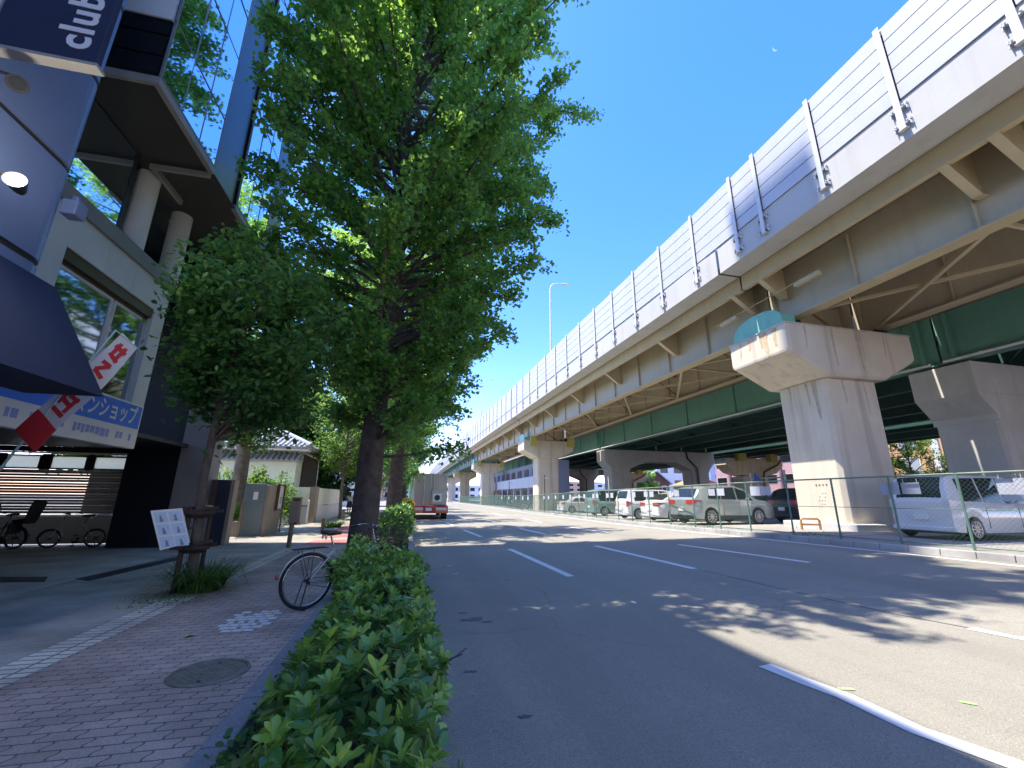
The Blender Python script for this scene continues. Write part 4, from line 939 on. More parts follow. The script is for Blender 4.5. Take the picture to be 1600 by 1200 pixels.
noclip = lambda P: np.ones(len(P), bool)
smalltree('garden_tree', 44, -6.95, 20.2, 'thick mottled garden tree behind the dark stone gate slab', 9.5, 3.0, 3.6, .16, 80, LY, r0=.30, per=14, tw=5, barkm='barklight', clip=lambda P: P[:, 1] > 14.8, tilt=(.0, 0))
smalltree('evergreen_tree', 45, -7.0, 40, 'dense dark evergreen tree behind the temple roof', 12.5, 3.9, 1.4, .3, 110, LD, r0=.25, per=14, tw=5, clip=noclip)
smalltree('evergreen_tree', 47, -12.0, 38, 'broad evergreen tree to the left behind the temple roof', 12, 4.6, 2.0, .3, 110, LG, r0=.25, per=14, tw=5, clip=noclip)
smalltree('evergreen_tree', 48, -17.0, 30, 'bright broad tree at the far left behind the temple', 12, 4.6, 3.0, .3, 90, LY, r0=.25, per=14, tw=5, clip=noclip)
# --- hedges
def hedge(label, x0, x1, y0, y1, h, seed, dens, leafsz, shape='hedge', col=LH, bulge=.12, per=7, rag=.10, name='hedge'):
    rng = np.random.default_rng(seed); T = thing(name, label, 'hedge', ((x0+x1)/2, (y0+y1)/2, SWZ)); w_ = x1-x0; L = y1-y0; hm = h if np.isscalar(h) else max(h[1])
    def env(u, v):   # u 0..1 round the section from left foot over the top to right foot
        a = np.pi*(1-u); sx = np.sign(np.cos(a))*np.abs(np.cos(a))**.85; sz = np.abs(np.sin(a))**.5
        yy = y0+L*v; wob = 1+.10*np.sin(yy*1.7+seed)+.07*np.sin(yy*4.1+1)
        hh = (h if np.isscalar(h) else np.interp(yy, h[0], h[1]))*(1+.06*np.sin(yy*2.3+2)+.05*np.sin(yy*5.2))
        endf = np.clip(np.minimum(v*L, (1-v)*L)/.35, 0.25, 1)**.5
        return np.stack([(x0+x1)/2+sx*w_/2*wob+(sz**2)*sx*bulge*.5, yy, SWZ-.05+sz*hh*endf], 1), np.stack([sx*.9, np.zeros_like(u), sz], 1)
    n = int(dens*L*(w_+2*hm)); u = rng.uniform(0.02, .98, n); v = rng.uniform(0, 1, n); C, N = env(u, v)
    dep = rng.exponential(.07, n); nl = rng.uniform(-rag, rag*.8, n)
    N += rng.normal(size=N.shape)*.35; N[:, 2] += .25; N /= np.linalg.norm(N, axis=1)[:, None]; C += N*(nl-dep*.5)[:, None]
    P = np.repeat(C, per, 0); NN = np.repeat(N, per, 0); m = len(P)
    ph = np.tile(np.arange(per)*2*np.pi/per*1.0, n)+np.repeat(rng.uniform(0, 6.28, n), per)
    t1 = np.cross(NN, np.array([.3, .2, .9])); t1 /= np.linalg.norm(t1, axis=1)[:, None]; t2 = np.cross(NN, t1)
    open_ = rng.uniform(.25, 1.15, m)[:, None]
    a = (t1*np.cos(ph)[:, None]+t2*np.sin(ph)[:, None])+NN*open_+rng.normal(size=(m, 3))*.12; a /= np.linalg.norm(a, axis=1)[:, None]
    s = np.cross(NN, a); s /= np.linalg.norm(s, axis=1)[:, None]; nn = np.cross(a, s)
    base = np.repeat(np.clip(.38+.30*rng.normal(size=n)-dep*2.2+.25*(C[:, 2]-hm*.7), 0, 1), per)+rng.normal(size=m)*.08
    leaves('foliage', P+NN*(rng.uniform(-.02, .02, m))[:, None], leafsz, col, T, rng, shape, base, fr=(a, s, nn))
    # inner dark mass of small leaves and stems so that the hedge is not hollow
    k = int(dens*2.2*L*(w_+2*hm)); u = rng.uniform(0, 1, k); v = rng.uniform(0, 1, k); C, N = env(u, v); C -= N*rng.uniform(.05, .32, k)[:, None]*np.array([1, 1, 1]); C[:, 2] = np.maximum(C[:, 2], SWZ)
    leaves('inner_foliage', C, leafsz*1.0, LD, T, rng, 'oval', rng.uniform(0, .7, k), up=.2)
    b = MB()
    for i in range(int(L*7)):
        yy = rng.uniform(y0+.1, y1-.1); xx = rng.uniform(x0+.2, x1-.2); top = Vector((xx+rng.normal()*.22, yy+rng.normal()*.22, min(hm, .5)*rng.uniform(.6, .9)))
        b.tube([(xx, yy, SWZ-.05), (lerp(xx, top.x, .4)+rng.normal()*.05, lerp(yy, top.y, .5), top.z*.5), tuple(top)], [.012, .009, .004], 5)
    b.build('stems', M['bark'], T); return T
hedge('long clipped hedge of glossy rounded leaves in the foreground between pavement and road', -.62, .24, 1.15, 9.9, ([1, 2.5, 4.5, 6, 8, 10], [.46, .54, .56, .50, .38, .30]), 7, 80, .084)
hedge('second darker hedge along the kerb behind the big ginkgo trunk', -.85, .10, 12.9, 27, .95, 8, 34, .12, bulge=.1, per=5, col=LH)
hedge('bright yellow leaved bush at the far end of the second hedge', -.55, .25, 27.2, 28.9, 1.25, 9, 40, .14, per=5, col=LW, name='yellow_bush')
# fallen low growth: scraggly plants at the kerb of the foreground bed
rng = np.random.default_rng(77)
n = 2600; C = np.stack([rng.uniform(-.86, -.45, n), rng.uniform(1.2, 6.5, n), SWZ+rng.uniform(0, .16, n)], 1)
o = leaves('ground_ivy', C, .05, LD, None, rng, 'oval', rng.uniform(0, 1, n), up=.6); tag(o, kind='stuff')
# grass tufts: arching blades
def tuft(name, label, x, y, r, n, h, m, cat='plant', group=None, seed=1, wd=.014):
    rng = np.random.default_rng(seed); V = []; L = []; F = 0
    for i in range(n):
        a = rng.uniform(0, 6.28); rr = r*.45*math.sqrt(rng.uniform()); c = np.array([x+rr*math.cos(a), y+rr*math.sin(a), SWZ]); d = np.array([math.cos(a+rng.normal()*.5), math.sin(a+rng.normal()*.5), 0]); s = np.array([-d[1], d[0], 0])
        hh = h*rng.uniform(.55, 1.1); ln = r*rng.uniform(.35, 1.0); b0 = len(V)
        for t in (0, .33, .66, 1): 
            p = c+d*ln*t**1.5+np.array([0, 0, hh*(1.6*t-t*t*(.6+.9*rng.uniform()))]); p[2] = max(p[2], SWZ+.01); ww = wd*(1-t)**.7+.001
            V.append(p-s*ww/2); V.append(p+s*ww/2)
        for k in range(3): q = b0+2*k; L += [q, q+1, q+3, q+2]; F += 1
    T = thing(name, label, cat, (x, y, SWZ), group=group)
    np_mesh('blades', np.array(V), np.array(L), 4, m, T, np.random.default_rng(seed).uniform(0, 1, F//3).repeat(3)); return T
tuft('grass_clump', 'dark arching grass clump round the foot of the small street tree', -2.95, 7.75, .62, 520, .50, LS, seed=3, wd=.02)
tuft('grass_clump', 'bright lime grass clump on the sunny pavement beyond the bollards', -3.35, 21.7, .75, 300, .38, LY, seed=4, wd=.03)
tuft('grass_clump', 'small green clump at the foot of the second slim street tree', -3.9, 34.5, .8, 160, .35, LY, seed=5, wd=.05)
n = 700; C = np.stack([rng.normal(-3.1, .25, n), rng.normal(7.35, .28, n), SWZ+rng.uniform(0, .04, n)], 1)
tag(leaves('ground_cover', C, .03, LD, None, rng, 'kite', rng.uniform(0, 1, n), up=1.2), kind='stuff')
# ================================================================ CARS, TRUCK, BICYCLES
def carpaint(name, c, rough=.25, metal=0.0): return mat(name, c, rough, 0.02, 1, coat=.8, metal=metal)
M['cw'] = carpaint('white_car_paint', (.66, .655, .64)); M['cs'] = carpaint('silver_car_paint', (.40, .44, .42), .3, .5); M['cg'] = carpaint('grey_green_car_paint', (.20, .30, .26), .3, .2)
M['ck'] = carpaint('black_car_paint', (.03, .03, .035)); M['tail'] = mat('tail_lamp', (.45, .02, .02), .2, .05, 3, coat=.6); M['lampclear'] = mat('clear_lamp', (.6, .6, .62), .15, .05, 3, coat=.6)
M['alloy'] = mat('alloy_rim', (.5, .5, .52), .3, .05, 3, metal=.9); M['plate'] = mat('blank_number_plate', (.75, .75, .7), .5, .03, 3); M['bluereflect'] = mat('blue_window_reflection', (.012, .06, .14), .3, .3, 4)  # blue reflection on the wagon's front side window, put into the colour
M['plastic'] = mat('black_trim_plastic', (.02, .02, .022), .5, .1, 4)
def I(x, t): return interp(x, t)
def car(label, paint, L, W, belt, roof, sill, wheels, wr, wins, fglass, rglass, loc, rz, tail, group='cars parked under the elevated road', wrap=.80, name='parked_car', trim=False, shade=None, tails='tall', tm='tail'):
    """belt(x), roof(x): heights along the body, x from the tail (0) to the nose (L)"""
    T = thing(name, label, 'car', (0, 0, 0), group=group)
    xs = sorted(set([0, .04, .12, .3, L-.35, L-.14, L-.04, L]+[p[0] for p in belt]+[p[0] for p in roof]+[w_+s*wr*1.18 for w_ in wheels for s in (-1, -.8, -.4, 0, .4, .8, 1)]+list(np.linspace(.3, L-.3, 14))))
    def hw(x, k=1.0): e = min(x, L-x); return W/2*(1-.16*max(0, 1-e/.55)**2.2)*k
    def under(x):
        z = sill+.03*max(0, 1-min(x, L-x)/.4)
        for w_ in wheels:
            d = abs(x-w_)/(wr*1.18)
            if d < 1: z = max(z, wr*1.02+wr*1.12*math.sqrt(1-d*d)-wr*.05)
        return z
    def sec(x):
        zb, zr, zu = I(x, belt), I(x, roof), under(x); w1 = hw(x); zr = max(zr, zb+.012); t = min(1, (zr-zb)/.45)
        wt = lerp(w1*.96, w1*wrap, t)
        lo = max(zu, sill); zm = max(lo+.02, lerp(lo, zb, .5))
        h = [(w1*.55, lo if zu <= sill+.1 else lo), (w1*.97, lo), (w1, zm), (w1*.985, zb-.03*1), (w1*.955, zb), (lerp(w1*.95, wt, .9), lerp(zb, zr, .86)), (wt*.93, lerp(zb, zr, .97)), (wt*.6, zr+.0), (0, zr+.012)]
        return [(x, -y, z) for y, z in h]+[(x, y, z) for y, z in reversed(h[:-1])]
    secs = [sec(x) for x in xs]; b = MB(); b.loft(secs, cap=True, smooth=True)
    o = b.build('body', paint, T); e = o.modifiers.new('edge', 'EDGE_SPLIT'); e.split_angle = rad(38)
    b = MB(); b.box(.15, L-.15, -W/2*.86, W/2*.86, sill-.04, sill+.45); b.build('underbody', M['plastic'], T)
    def side(x, v, s, off=.006):
        zb, zr = I(x, belt), I(x, roof); w1 = hw(x); t = min(1, (zr-zb)/.45); wt = lerp(w1*.96, w1*wrap, t); q = v*.86/.86
        y = lerp(w1*.955, lerp(w1*.95, wt, .9), q/.86 if q <= .86 else 1); return (x, s*(y+off), lerp(zb, zr, q))
    for s in (-1, 1):
        for wi, poly in enumerate(wins):
            b = MB(); pts = []
            for (xa, va), (xb, vb) in zip(poly, poly[1:]+poly[:1]):
                for k in range(4): pts.append(side(lerp(xa, xb, k/4), lerp(va, vb, k/4), s))
            c = side(sum(p[0] for p in poly)/len(poly), sum(p[1] for p in poly)/len(poly), s); n = len(pts)
            b.add(pts+[c], [(i, (i+1) % n, n) if s < 0 else ((i+1) % n, i, n) for i in range(n)]); b.build('side_window', shade if (shade and s < 0 and wi == 2) else M['darkglass'], T)  # shade: optional window material that carries a painted reflection
        b = MB(); mx = fglass[0]-.12; b.sphere((mx, s*(W/2+.09), I(mx, belt)+.07), .06, .10, .07, 10, 6); b.bar((mx, s*(W/2-.04), I(mx, belt)+.02), (mx, s*(W/2+.05), I(mx, belt)+.05), .04, .03); b.build('wing_mirror', paint, T)
        b = MB(); zb = I(L*.45, belt)-.13
        for x in (L*.33, L*.56): b.box(x, x+.2, s*W/2-.005 if s > 0 else -W/2-.02, s*W/2+.02 if s > 0 else -W/2+.005, zb, zb+.03)
        b.build('door_handle', paint, T)
        b = MB()
        for x in ((wins[0][0][0]+.75, fglass[0]-.05) if L < 4 else (wins[0][0][0]+.8, fglass[0]-.55)):
            b.box(x, x+.005, min(s*W/2*.99, s*(W/2+.003)), max(s*W/2*.99, s*(W/2+.003)), sill+.12, I(x, belt)-.08)
        b.build('door_gap', M['plastic'], T)
    def topglass(x0, x1, nm, inset=.86):
        b = MB(); n = 6; rows = []
        for i in range(n+1):
            x = lerp(x0, x1, i/n); zb, zr = I(x, belt), I(x, roof); w1 = hw(x); t = min(1, (max(zr, zb+.012)-zb)/.45); wt = lerp(w1*.96, w1*wrap, t)
            rows.append([(x, wt*.84*u, zr+.016-.012*abs(u)) for u in (-1, -.6, 0, .6, 1)])
        b.add([p for r in rows for p in r], [(i*5+j, i*5+j+1, i*5+j+6, i*5+j+5) for i in range(n) for j in range(4)], True); b.build(nm, M['darkglass'], T)
    topglass(fglass[0], fglass[1], 'windscreen'); topglass(rglass[0], rglass[1], 'rear_window')
    # tail
    zt = I(0.05, belt); tz0, tz1 = tail
    for s in (-1, 1):
        b = MB(); w1 = hw(.03)
        if tails == 'tall': b.prism([(-.015, s*w1*.98, tz0), (-.015, s*w1*.80, tz0), (-.015, s*w1*.80, tz1), (-.015, s*w1*.96, tz1)], (.05, 0, 0)); b.prism([(-.01, s*(hw(.02)+.004), tz0), (.30, s*(hw(.3)+.006), (tz0+tz1)/2+.05), (-.01, s*(hw(.02)+.004), tz1)], (0, -s*.03, 0))
        else: b.prism([(-.015, s*w1*.99, tz0), (-.015, s*w1*.45, tz0+.03), (-.015, s*w1*.45, tz1-.02), (-.015, s*w1*.99, tz1)], (.05, 0, 0)); b.prism([(-.01, s*(hw(.02)+.004), tz0), (.35, s*(hw(.35)+.006), tz1-.02), (-.01, s*(hw(.02)+.004), tz1)], (0, -s*.03, 0))
        b.build('tail_lamp', M[tm], T)
        b = MB(); b.prism([(L-.12, s*(hw(L-.12)+.0), sill+.42), (L+.012, s*hw(L)*.62, sill+.40), (L+.012, s*hw(L)*.62, sill+.54), (L-.2, s*(hw(L-.2)+.004), sill+.60)], (-.03, 0, 0)); b.build('headlight', M['lampclear'], T)
    b = MB(); b.box(-.03, -.008, -.17, .17, sill+.32, sill+.48); b.build('number_plate', M['plate'], T)
    b = MB(); b.box(-.05, .06, -W/2*.88, W/2*.88, sill+.02, sill+.15); b.box(L-.06, L+.04, -W/2*.84, W/2*.84, sill+.02, sill+.16); b.build('bumper', M['plastic'] if trim else paint, T, bevel=.03)
    b = MB(); b.box(L-.01, L+.02, -W/2*.55, W/2*.55, sill+.2, sill+.36); b.build('grille', M['plastic'], T)
    if trim:
        b = MB()
        for s in (-1, 1): b.box(wheels[0]+wr*1.2, wheels[1]-wr*1.2, min(s*W/2*.98, s*(W/2+.012)), max(s*W/2*.98, s*(W/2+.012)), sill-.01, sill+.14)
        b.build('sill_trim', M['plastic'], T)
    for w_ in wheels:
        for s in (-1, 1):
            y = s*(W/2-.10); b = MB(); b.ring((w_, y, wr), (0, 1, 0), wr*.82, wr*.18, 30, 8); b.cyl((w_, y-.085, wr), (w_, y+.085, wr), wr*.86, n=30); tyre = b.build('wheel', M['black'], T)
            b = MB(); yo = y+s*.09; b.cyl((w_, yo-s*.02, wr), (w_, yo, wr), wr*.18, n=14)
            for k in range(10): a = 6.283*k/10; b.bar((w_+wr*.12*math.cos(a), yo, wr+wr*.12*math.sin(a)), (w_+wr*.64*math.cos(a), yo, wr+wr*.64*math.sin(a)), .03, .022, up=(0, 1, 0))
            b.ring((w_, yo-s*.005, wr), (0, 1, 0), wr*.66, .016, 28, 6); b.build('rim', M['alloy'], tyre)
    T.location = loc; T.rotation_euler = (0, 0, rz)
    return T
LZ = lambda x, y: zg(x, y)+.12
# near white tall wagon: tail toward the camera and fence, nose to the right
wag_belt = [(0, .93), (.3, .94), (2.7, .92), (3.55, .86), (3.75, .72), (3.82, .55)]
wag_roof = [(0, .99), (.10, 1.35), (.20, 1.66), (.45, 1.735), (2.5, 1.74), (2.95, 1.63), (3.42, 1.00), (3.62, .88), (3.76, .75), (3.82, .56)]
wag_wins = [[(.42, .10), (1.18, .08), (1.18, .88), (.40, .86)], [(1.25, .08), (2.05, .06), (2.05, .90), (1.25, .89)], [(2.12, .06), (3.18, .05), (2.84, .84), (2.12, .90)]]
def fit(xa, ya, xb, yb): return Vector((xa, ya)), math.atan2(yb-ya, xb-xa)
car('white tall wagon car with dark windows parked closest, right of the big pier', M['cw'], 3.95, 1.68, wag_belt, wag_roof, .20, (.62, 3.12), .30, wag_wins, (2.60, 3.36), (.03, .20),
    (14.0, 9.45, LZ(14, 9)), rad(3), (.82, 1.06), shade=M['bluereflect'], tm='lampclear')
suv_belt = [(0, 1.02), (.3, 1.05), (3.0, 1.05), (4.3, .98), (4.6, .80), (4.68, .6)]
suv_roof = [(0, 1.03), (.12, 1.12), (.42, 1.52), (.8, 1.64), (2.4, 1.68), (3.0, 1.56), (3.55, 1.10), (4.3, 1.0), (4.6, .82), (4.68, .62)]
suv_wins = [[(.75, .12), (1.45, .08), (1.45, .86), (.95, .80)], [(1.5, .08), (2.35, .06), (2.35, .88), (1.5, .87)], [(2.42, .06), (3.35, .05), (2.98, .78), (2.42, .88)]]
car('silver sport utility car with black trim parked behind the fence, third from the big pier', M['cs'], 4.68, 1.82, suv_belt, suv_roof, .26, (.85, 3.55), .36, suv_wins, (2.98, 3.52), (.14, .42), (11.75, 17.3, LZ(12.5, 18)), rad(7), (.86, 1.06), trim=True, tails='wide')
sed_belt = [(0, .95), (.3, .97), (3.0, .95), (4.1, .85), (4.45, .66), (4.5, .5)]
sed_roof = [(0, .96), (.3, 1.02), (.95, 1.34), (1.5, 1.44), (2.5, 1.45), (3.3, 1.02), (4.1, .87), (4.45, .68), (4.5, .52)]
sed_wins = [[(.85, .12), (1.55, .08), (1.55, .86), (1.15, .78)], [(1.6, .08), (2.35, .06), (2.35, .88), (1.6, .86)], [(2.42, .06), (3.15, .05), (2.75, .74), (2.42, .86)]]
car('white low hatchback car with sloping tail, parked left of the silver utility car', M['cw'], 4.5, 1.76, sed_belt, sed_roof, .20, (.8, 3.5), .32, sed_wins, (2.58, 3.24), (.34, .94), (11.9, 20.2, LZ(12.5, 20)), rad(5), (.74, .92), tails='wide')
car('white small wagon car with round tail lamps, leftmost of the white parked cars', M['cw'], 3.95, 1.68, wag_belt, [(x, z*.95 if z > 1.1 else z) for x, z in wag_roof], .20, (.62, 3.12), .30, wag_wins, (2.60, 3.36), (.045, .19), (12.0, 23.4, LZ(12.5, 23)), rad(3), (.7, 1.0))
car('green grey box like car behind the green fence mesh beyond the white cars', M['cg'], 4.4, 1.8, wag_belt+[(4.4, .5)], [(x*1.12, z*1.05) for x, z in wag_roof], .22, (.8, 3.5), .33, wag_wins, (2.7, 3.4), (.06, .2), (12.6, 29.5, LZ(13, 29)), rad(2), (.8, 1.1))
car('far white car with red tail lamps near the second pier', M['cw'], 4.5, 1.76, sed_belt, sed_roof, .20, (.8, 3.5), .32, sed_wins, (2.58, 3.24), (.34, .94), (13.4, 38.0, LZ(13, 38)), rad(2), (.74, .94), tails='wide')
car('black car in the second row, nose hidden right of the silver utility car', M['ck'], 4.68, 1.82, suv_belt, suv_roof, .26, (.85, 3.55), .34, suv_wins, (2.98, 3.52), (.14, .42), (17.6, 17.8, LZ(14, 18)), rad(5), (.86, 1.06), trim=True, tails='wide')
# --- container truck seen from behind
TX0, TX1, TY, TZ = .16, 2.62, 30.6, 0.0
tk = thing('container_truck', 'truck with a beige corrugated container and red rear bumper driving away in the left lane', 'truck', (1.4, 30.6, 0))
M['cont'] = mat('beige_container_paint', (.50, .46, .38), .55, .08, 1, streak=.3, streakcol=(.32, .22, .12)); M['truckred'] = mat('truck_red', (.38, .035, .04), .45, .1, 2)
b = MB(); b.box(.30, 2.48, TY+.3, TY+6.8, .92, 3.05); b.build('container_core', M['cont'], tk)
b = MB()
for i in range(14):
    x = .34+i*.153; b.box(x, x+.08, TY+.26, TY+.30, 1.0, 3.0)
for i in range(30): y = TY+.4+i*.21; b.box(.27, .30, y, y+.11, 1.0, 3.0)
b.box(.26, .34, TY+.22, TY+.34, .92, 3.09); b.box(2.44, 2.52, TY+.22, TY+.34, .92, 3.09); b.box(.34, 2.44, TY+.22, TY+.34, 3.0, 3.09); b.box(.34, 2.44, TY+.22, TY+.34, .92, .99)
b.build('corrugated_shell', M['cont'], tk)
for x in (.95, 1.40, 1.62): b = MB(); b.tube([(x, TY+.2, .98), (x, TY+.2, 3.0)], .02, 6); b.build('locking_bar', M['postmetal'], tk)
b = MB(); b.box(1.50, 2.42, TY-.05, TY+.22, 1.0, 1.98); ac = b.build('cooling_unit', M['cont'], tk)
b = MB(); b.box(1.58, 2.16, TY-.08, TY-.052, 1.18, 1.72); b.build('panel', M['white'], ac); b = MB(); b.ring((1.86, TY-.09, 1.45), (0, 1, 0), .16, .03, 20, 6); b.cyl((1.86, TY-.085, 1.45), (1.86, TY-.10, 1.45), .13, n=20); b.build('fan', M['darkmetal'], ac)
b = MB(); b.box(.15, 2.62, TY-.05, TY+6.6, .62, .92); b.box(.15, 2.62, TY-.15, TY+.05, .42, .86); b.build('chassis', M['truckred'], tk, bevel=.02)
for x0 in (.22, 1.80): b = MB(); b.box(x0, x0+.72, TY-.19, TY-.152, .62, .80); b.build('lamp_panel', M['lampclear'], tk); b = MB(); b.box(x0, x0+.72, TY-.19, TY-.152, .46, .60); b.build('tail_lamp', M['orange'], tk)
b = MB(); b.box(1.12, 1.52, TY-.18, TY-.152, .58, .78); b.build('number_plate', M['plate'], tk)
for y in (TY+.9, TY+2.0, TY+7.6):
    for x in (.18, 2.30): b = MB(); b.cyl((x, y, .48), (x+.3, y, .48), .48, n=24); b.ring((x+.02, y, .48), (1, 0, 0), .30, .03, 20, 6); b.build('wheel', M['black'], tk)
b = MB(); b.box(.22, 2.55, TY+7.0, TY+8.9, .6, 2.75); b.build('cab', M['white'], tk, bevel=.1)
b = MB(); b.box(.3, 2.45, TY+8.88, TY+8.93, 1.5, 2.4); b.build('windscreen', M['darkglass'], tk)
# --- bicycles
M['bikesilver'] = mat('silver_bicycle_paint', (.52, .54, .54), .3, .03, 4, metal=.6); M['saddlem'] = mat('brown_black_saddle', (.035, .025, .022), .4, .1, 6)
def wheel(T, x, r, rimm, spokes=28, nm='wheel', th=.018):
    b = MB(); b.ring((x, 0, r), (0, 1, 0), r-th, th, 56, 8); w_ = b.build(nm, M['black'], T)
    b = MB(); b.ring((x, 0, r), (0, 1, 0), r-2*th-.008, .011, 56, 8); b.build('rim', rimm, w_)
    b = MB()
    for k in range(spokes):
        a = 6.283*k/spokes; o_ = .03*(1 if k % 2 else -1); a2 = a+.5*(1 if (k//2) % 2 else -1)
        b.tube([(x+.022*math.cos(a2), o_, r+.022*math.sin(a2)), (x+(r-2*th-.01)*math.cos(a), 0, r+(r-2*th-.01)*math.sin(a))], .0013, 4, cap=False)
    b.build('spokes', M['chrome'], w_)
    b = MB(); b.cyl((x, -.05, r), (x, .05, r), .022, n=12); b.cyl((x, -.065, r), (x, .065, r), .008, n=8); b.build('hub', M['darkmetal'], w_)
def bicycle(label, loc, rz, r=.335, col='bikesilver', basket=True, rack=True, seat=True, child=False, name='bicycle', lean=0.0, fold=False, group=None):
    T = thing(name, label, 'bicycle', (0, 0, 0), group=group); m = M[col]; wb = 1.08 if not fold else .95
    wheel(T, 0, r, M['chrome']); wheel(T, wb, r, M['chrome'])
    bb = (.43, 0, r-.06); st = (.30, 0, r+.38); hd = (wb-.20, 0, r+.50); hb = (wb-.14, 0, r+.32)
    b = MB()
    b.tube([bb, st], .015); b.tube([bb, (.66, 0, r+.04), hb], .017); b.tube([(st[0], 0, st[2]-.10), (.6, 0, r+.15), (hb[0]-.03, 0, hb[2]+.04)], .015) if not fold else None
    b.tube([hb, hd], .019)
    for s in (-.055, .055):
        b.tube([(bb[0], s*.6, bb[2]), (0, s, r)], .009); b.tube([(st[0], s*.4, st[2]-.05), (0, s, r)], .008); b.tube([(hb[0], s*.8, hb[2]), (wb-.09, s, r+.15), (wb, s, r)], .010)
    b.build('frame', m, T)
    b = MB(); b.tube([st, (st[0]-.05, 0, r+.53)], .0135); b.build('seat_post', M['chrome'], T)
    sx_, sz_ = st[0]-.05, r+.55; b = MB()
    b.loft([[(sx_+dx, w_*math.cos(t), sz_+h*math.sin(t)+dz) for t in np.linspace(0, 6.283, 13)[:-1]] for dx, w_, h, dz in ((-.14, .02, .012, .035), (-.12, .075, .03, .03), (-.06, .095, .035, .02), (0, .06, .035, .015), (.08, .03, .028, .012), (.13, .018, .018, .005), (.145, .006, .006, .0))], smooth=True)
    sd = b.build('saddle', M['saddlem'], T); b = MB()
    for s in (-.05, .05): b.ring((sx_-.09, s, sz_-.035), (0, 0, 1), .014, .003, 10, 4); b.tube([(sx_-.09, s, sz_-.06), (sx_-.09, s, sz_)], .012)
    b.tube([(sx_-.1, -.02, sz_-.02), (sx_+.1, -.02, sz_-.01)], .004); b.tube([(sx_-.1, .02, sz_-.02), (sx_+.1, .02, sz_-.01)], .004); b.build('saddle_springs', M['chrome'], sd)
    b = MB(); hz = r+.62; b.tube([hd, (hd[0]-.03, 0, hz)], .012); b.tube([(hd[0]-.03, 0, hz), (hd[0]+.02, .07, hz+.03), (hd[0]-.06, .24, hz+.03), (hd[0]-.22, .27, hz+.0)], .011)
    b.tube([(hd[0]-.03, 0, hz), (hd[0]+.02, -.07, hz+.03), (hd[0]-.06, -.24, hz+.03), (hd[0]-.22, -.27, hz+.0)], .011); hbar = b.build('handlebar', M['chrome'], T)
    for s in (-1, 1):
        b = MB(); b.tube([(hd[0]-.13, s*.257, hz+.014), (hd[0]-.24, s*.272, hz-.004)], .017, 10); b.build('grip', M['saddlem'], hbar)
        b = MB(); b.tube([(hd[0]-.08, s*.245, hz+.01), (hd[0]-.12, s*.262, hz-.03), (hd[0]-.20, s*.28, hz-.04)], .005, 6); b.build('brake_lever', M['darkmetal'], hbar)
    # fenders
    for x, a0, a1 in ((0, 20, 200), (wb, -20, 170)):
        b = MB(); s_ = []
        for k in range(25):
            a = rad(lerp(a0, a1, k/24)); R_ = r+.022; c = (x+R_*math.cos(a), r+R_*math.sin(a)); s_.append([(c[0]+q*math.cos(a), y, c[1]+q*math.sin(a)) for y, q in ((-.026, -.012), (-.012, .002), (.012, .002), (.026, -.012), (.012, -.001), (-.012, -.001))])
        b.loft(s_, smooth=True); fd = b.build('mudguard', m if not child else M['darkmetal'], T)
        if x == 0:
            b = MB(); a = rad(172); b.sphere((R_*math.cos(a)-.02, 0, r+R_*math.sin(a)+.03), .018, .024, .028, 10, 8); b.build('reflector', M['tail'], fd)
            b = MB()
            for s in (-.03, .03): b.tube([(0, s*1.6, r), (R_*math.cos(rad(150)), s, r+R_*math.sin(rad(150)))], .0025, 4)
            b.build('stays', M['chrome'], fd)
    b = MB(); b.cyl((bb[0], -.075, bb[2]), (bb[0], -.070, bb[2]), .085, n=28); b.cyl((0, -.045, r), (0, -.04, r), .035, n=16)
    b.tube([(bb[0], -.072, bb[2]+.085), (0, -.043, r+.035)], .005, 4); b.tube([(bb[0], -.072, bb[2]-.085), (0, -.043, r-.035)], .005, 4); b.build('chain_drive', M['darkmetal'], T)
    for s, a in ((-1, 5.2), (1, 2.06)):
        b = MB(); e = (bb[0]+.165*math.cos(a), s*.09, bb[2]+.165*math.sin(a)); b.tube([(bb[0], s*.06, bb[2]), (bb[0], s*.085, bb[2]), e], .009); cr = b.build('crank', M['chrome'], T)
        b = MB(); b.box(e[0]-.04, e[0]+.04, min(e[1], e[1]+s*.09), max(e[1], e[1]+s*.09), e[2]-.012, e[2]+.012); b.build('pedal', M['black'], cr)
    b = MB(); b.tube([(-.02, .07, r), (-.09, .09, .02), (-.02, .09, .012), (.04, .09, .012)], .008); b.tube([(-.02, -.07, r), (-.09, -.09, .02), (-.02, -.09, .012)], .008); b.build('stand', M['darkmetal'], T)
    if rack:
        b = MB(); z = 2*r+.05
        for y in (-.06, 0, .06): b.tube([(-.22, y, z), (.20, y, z+.005)], .005, 6)
        for x in (-.22, -.05, .1, .2): b.tube([(x, -.06, z), (x, .06, z)], .005, 6)
        for s in (-.06, .06): b.tube([(.02, s, z), (.01, s*1.05, r+.02)], .0045, 6); b.tube([(-.14, s, z), (-.01, s*1.05, r+.02)], .0045, 6)
        b.build('rear_rack', M['darkmetal'], T)
    if basket:
        b = MB(); z0, z1 = r+.36, r+.60; x0, x1 = wb-.10, wb+.20
        for k in range(6): z = lerp(z0, z1, k/5); g = .03*k/5; b.tube([(x0-g, -.15-g, z), (x1+g, -.15-g, z), (x1+g, .15+g, z), (x0-g, .15+g, z), (x0-g, -.15-g, z)], .003, 4)
        for k in range(9):
            x = lerp(x0, x1, k/8); y = lerp(-.15, .15, k/8)
            for s in (-1, 1): b.tube([(x, s*.15, z0), (x+(x-.5*(x0+x1))*.15, s*.18, z1)], .002, 4); b.tube([((x0, x1)[s > 0], y, z0), ((x0-.03, x1+.03)[s > 0], y*1.15, z1)], .002, 4)
        b.build('basket', M['darkmetal'], T)
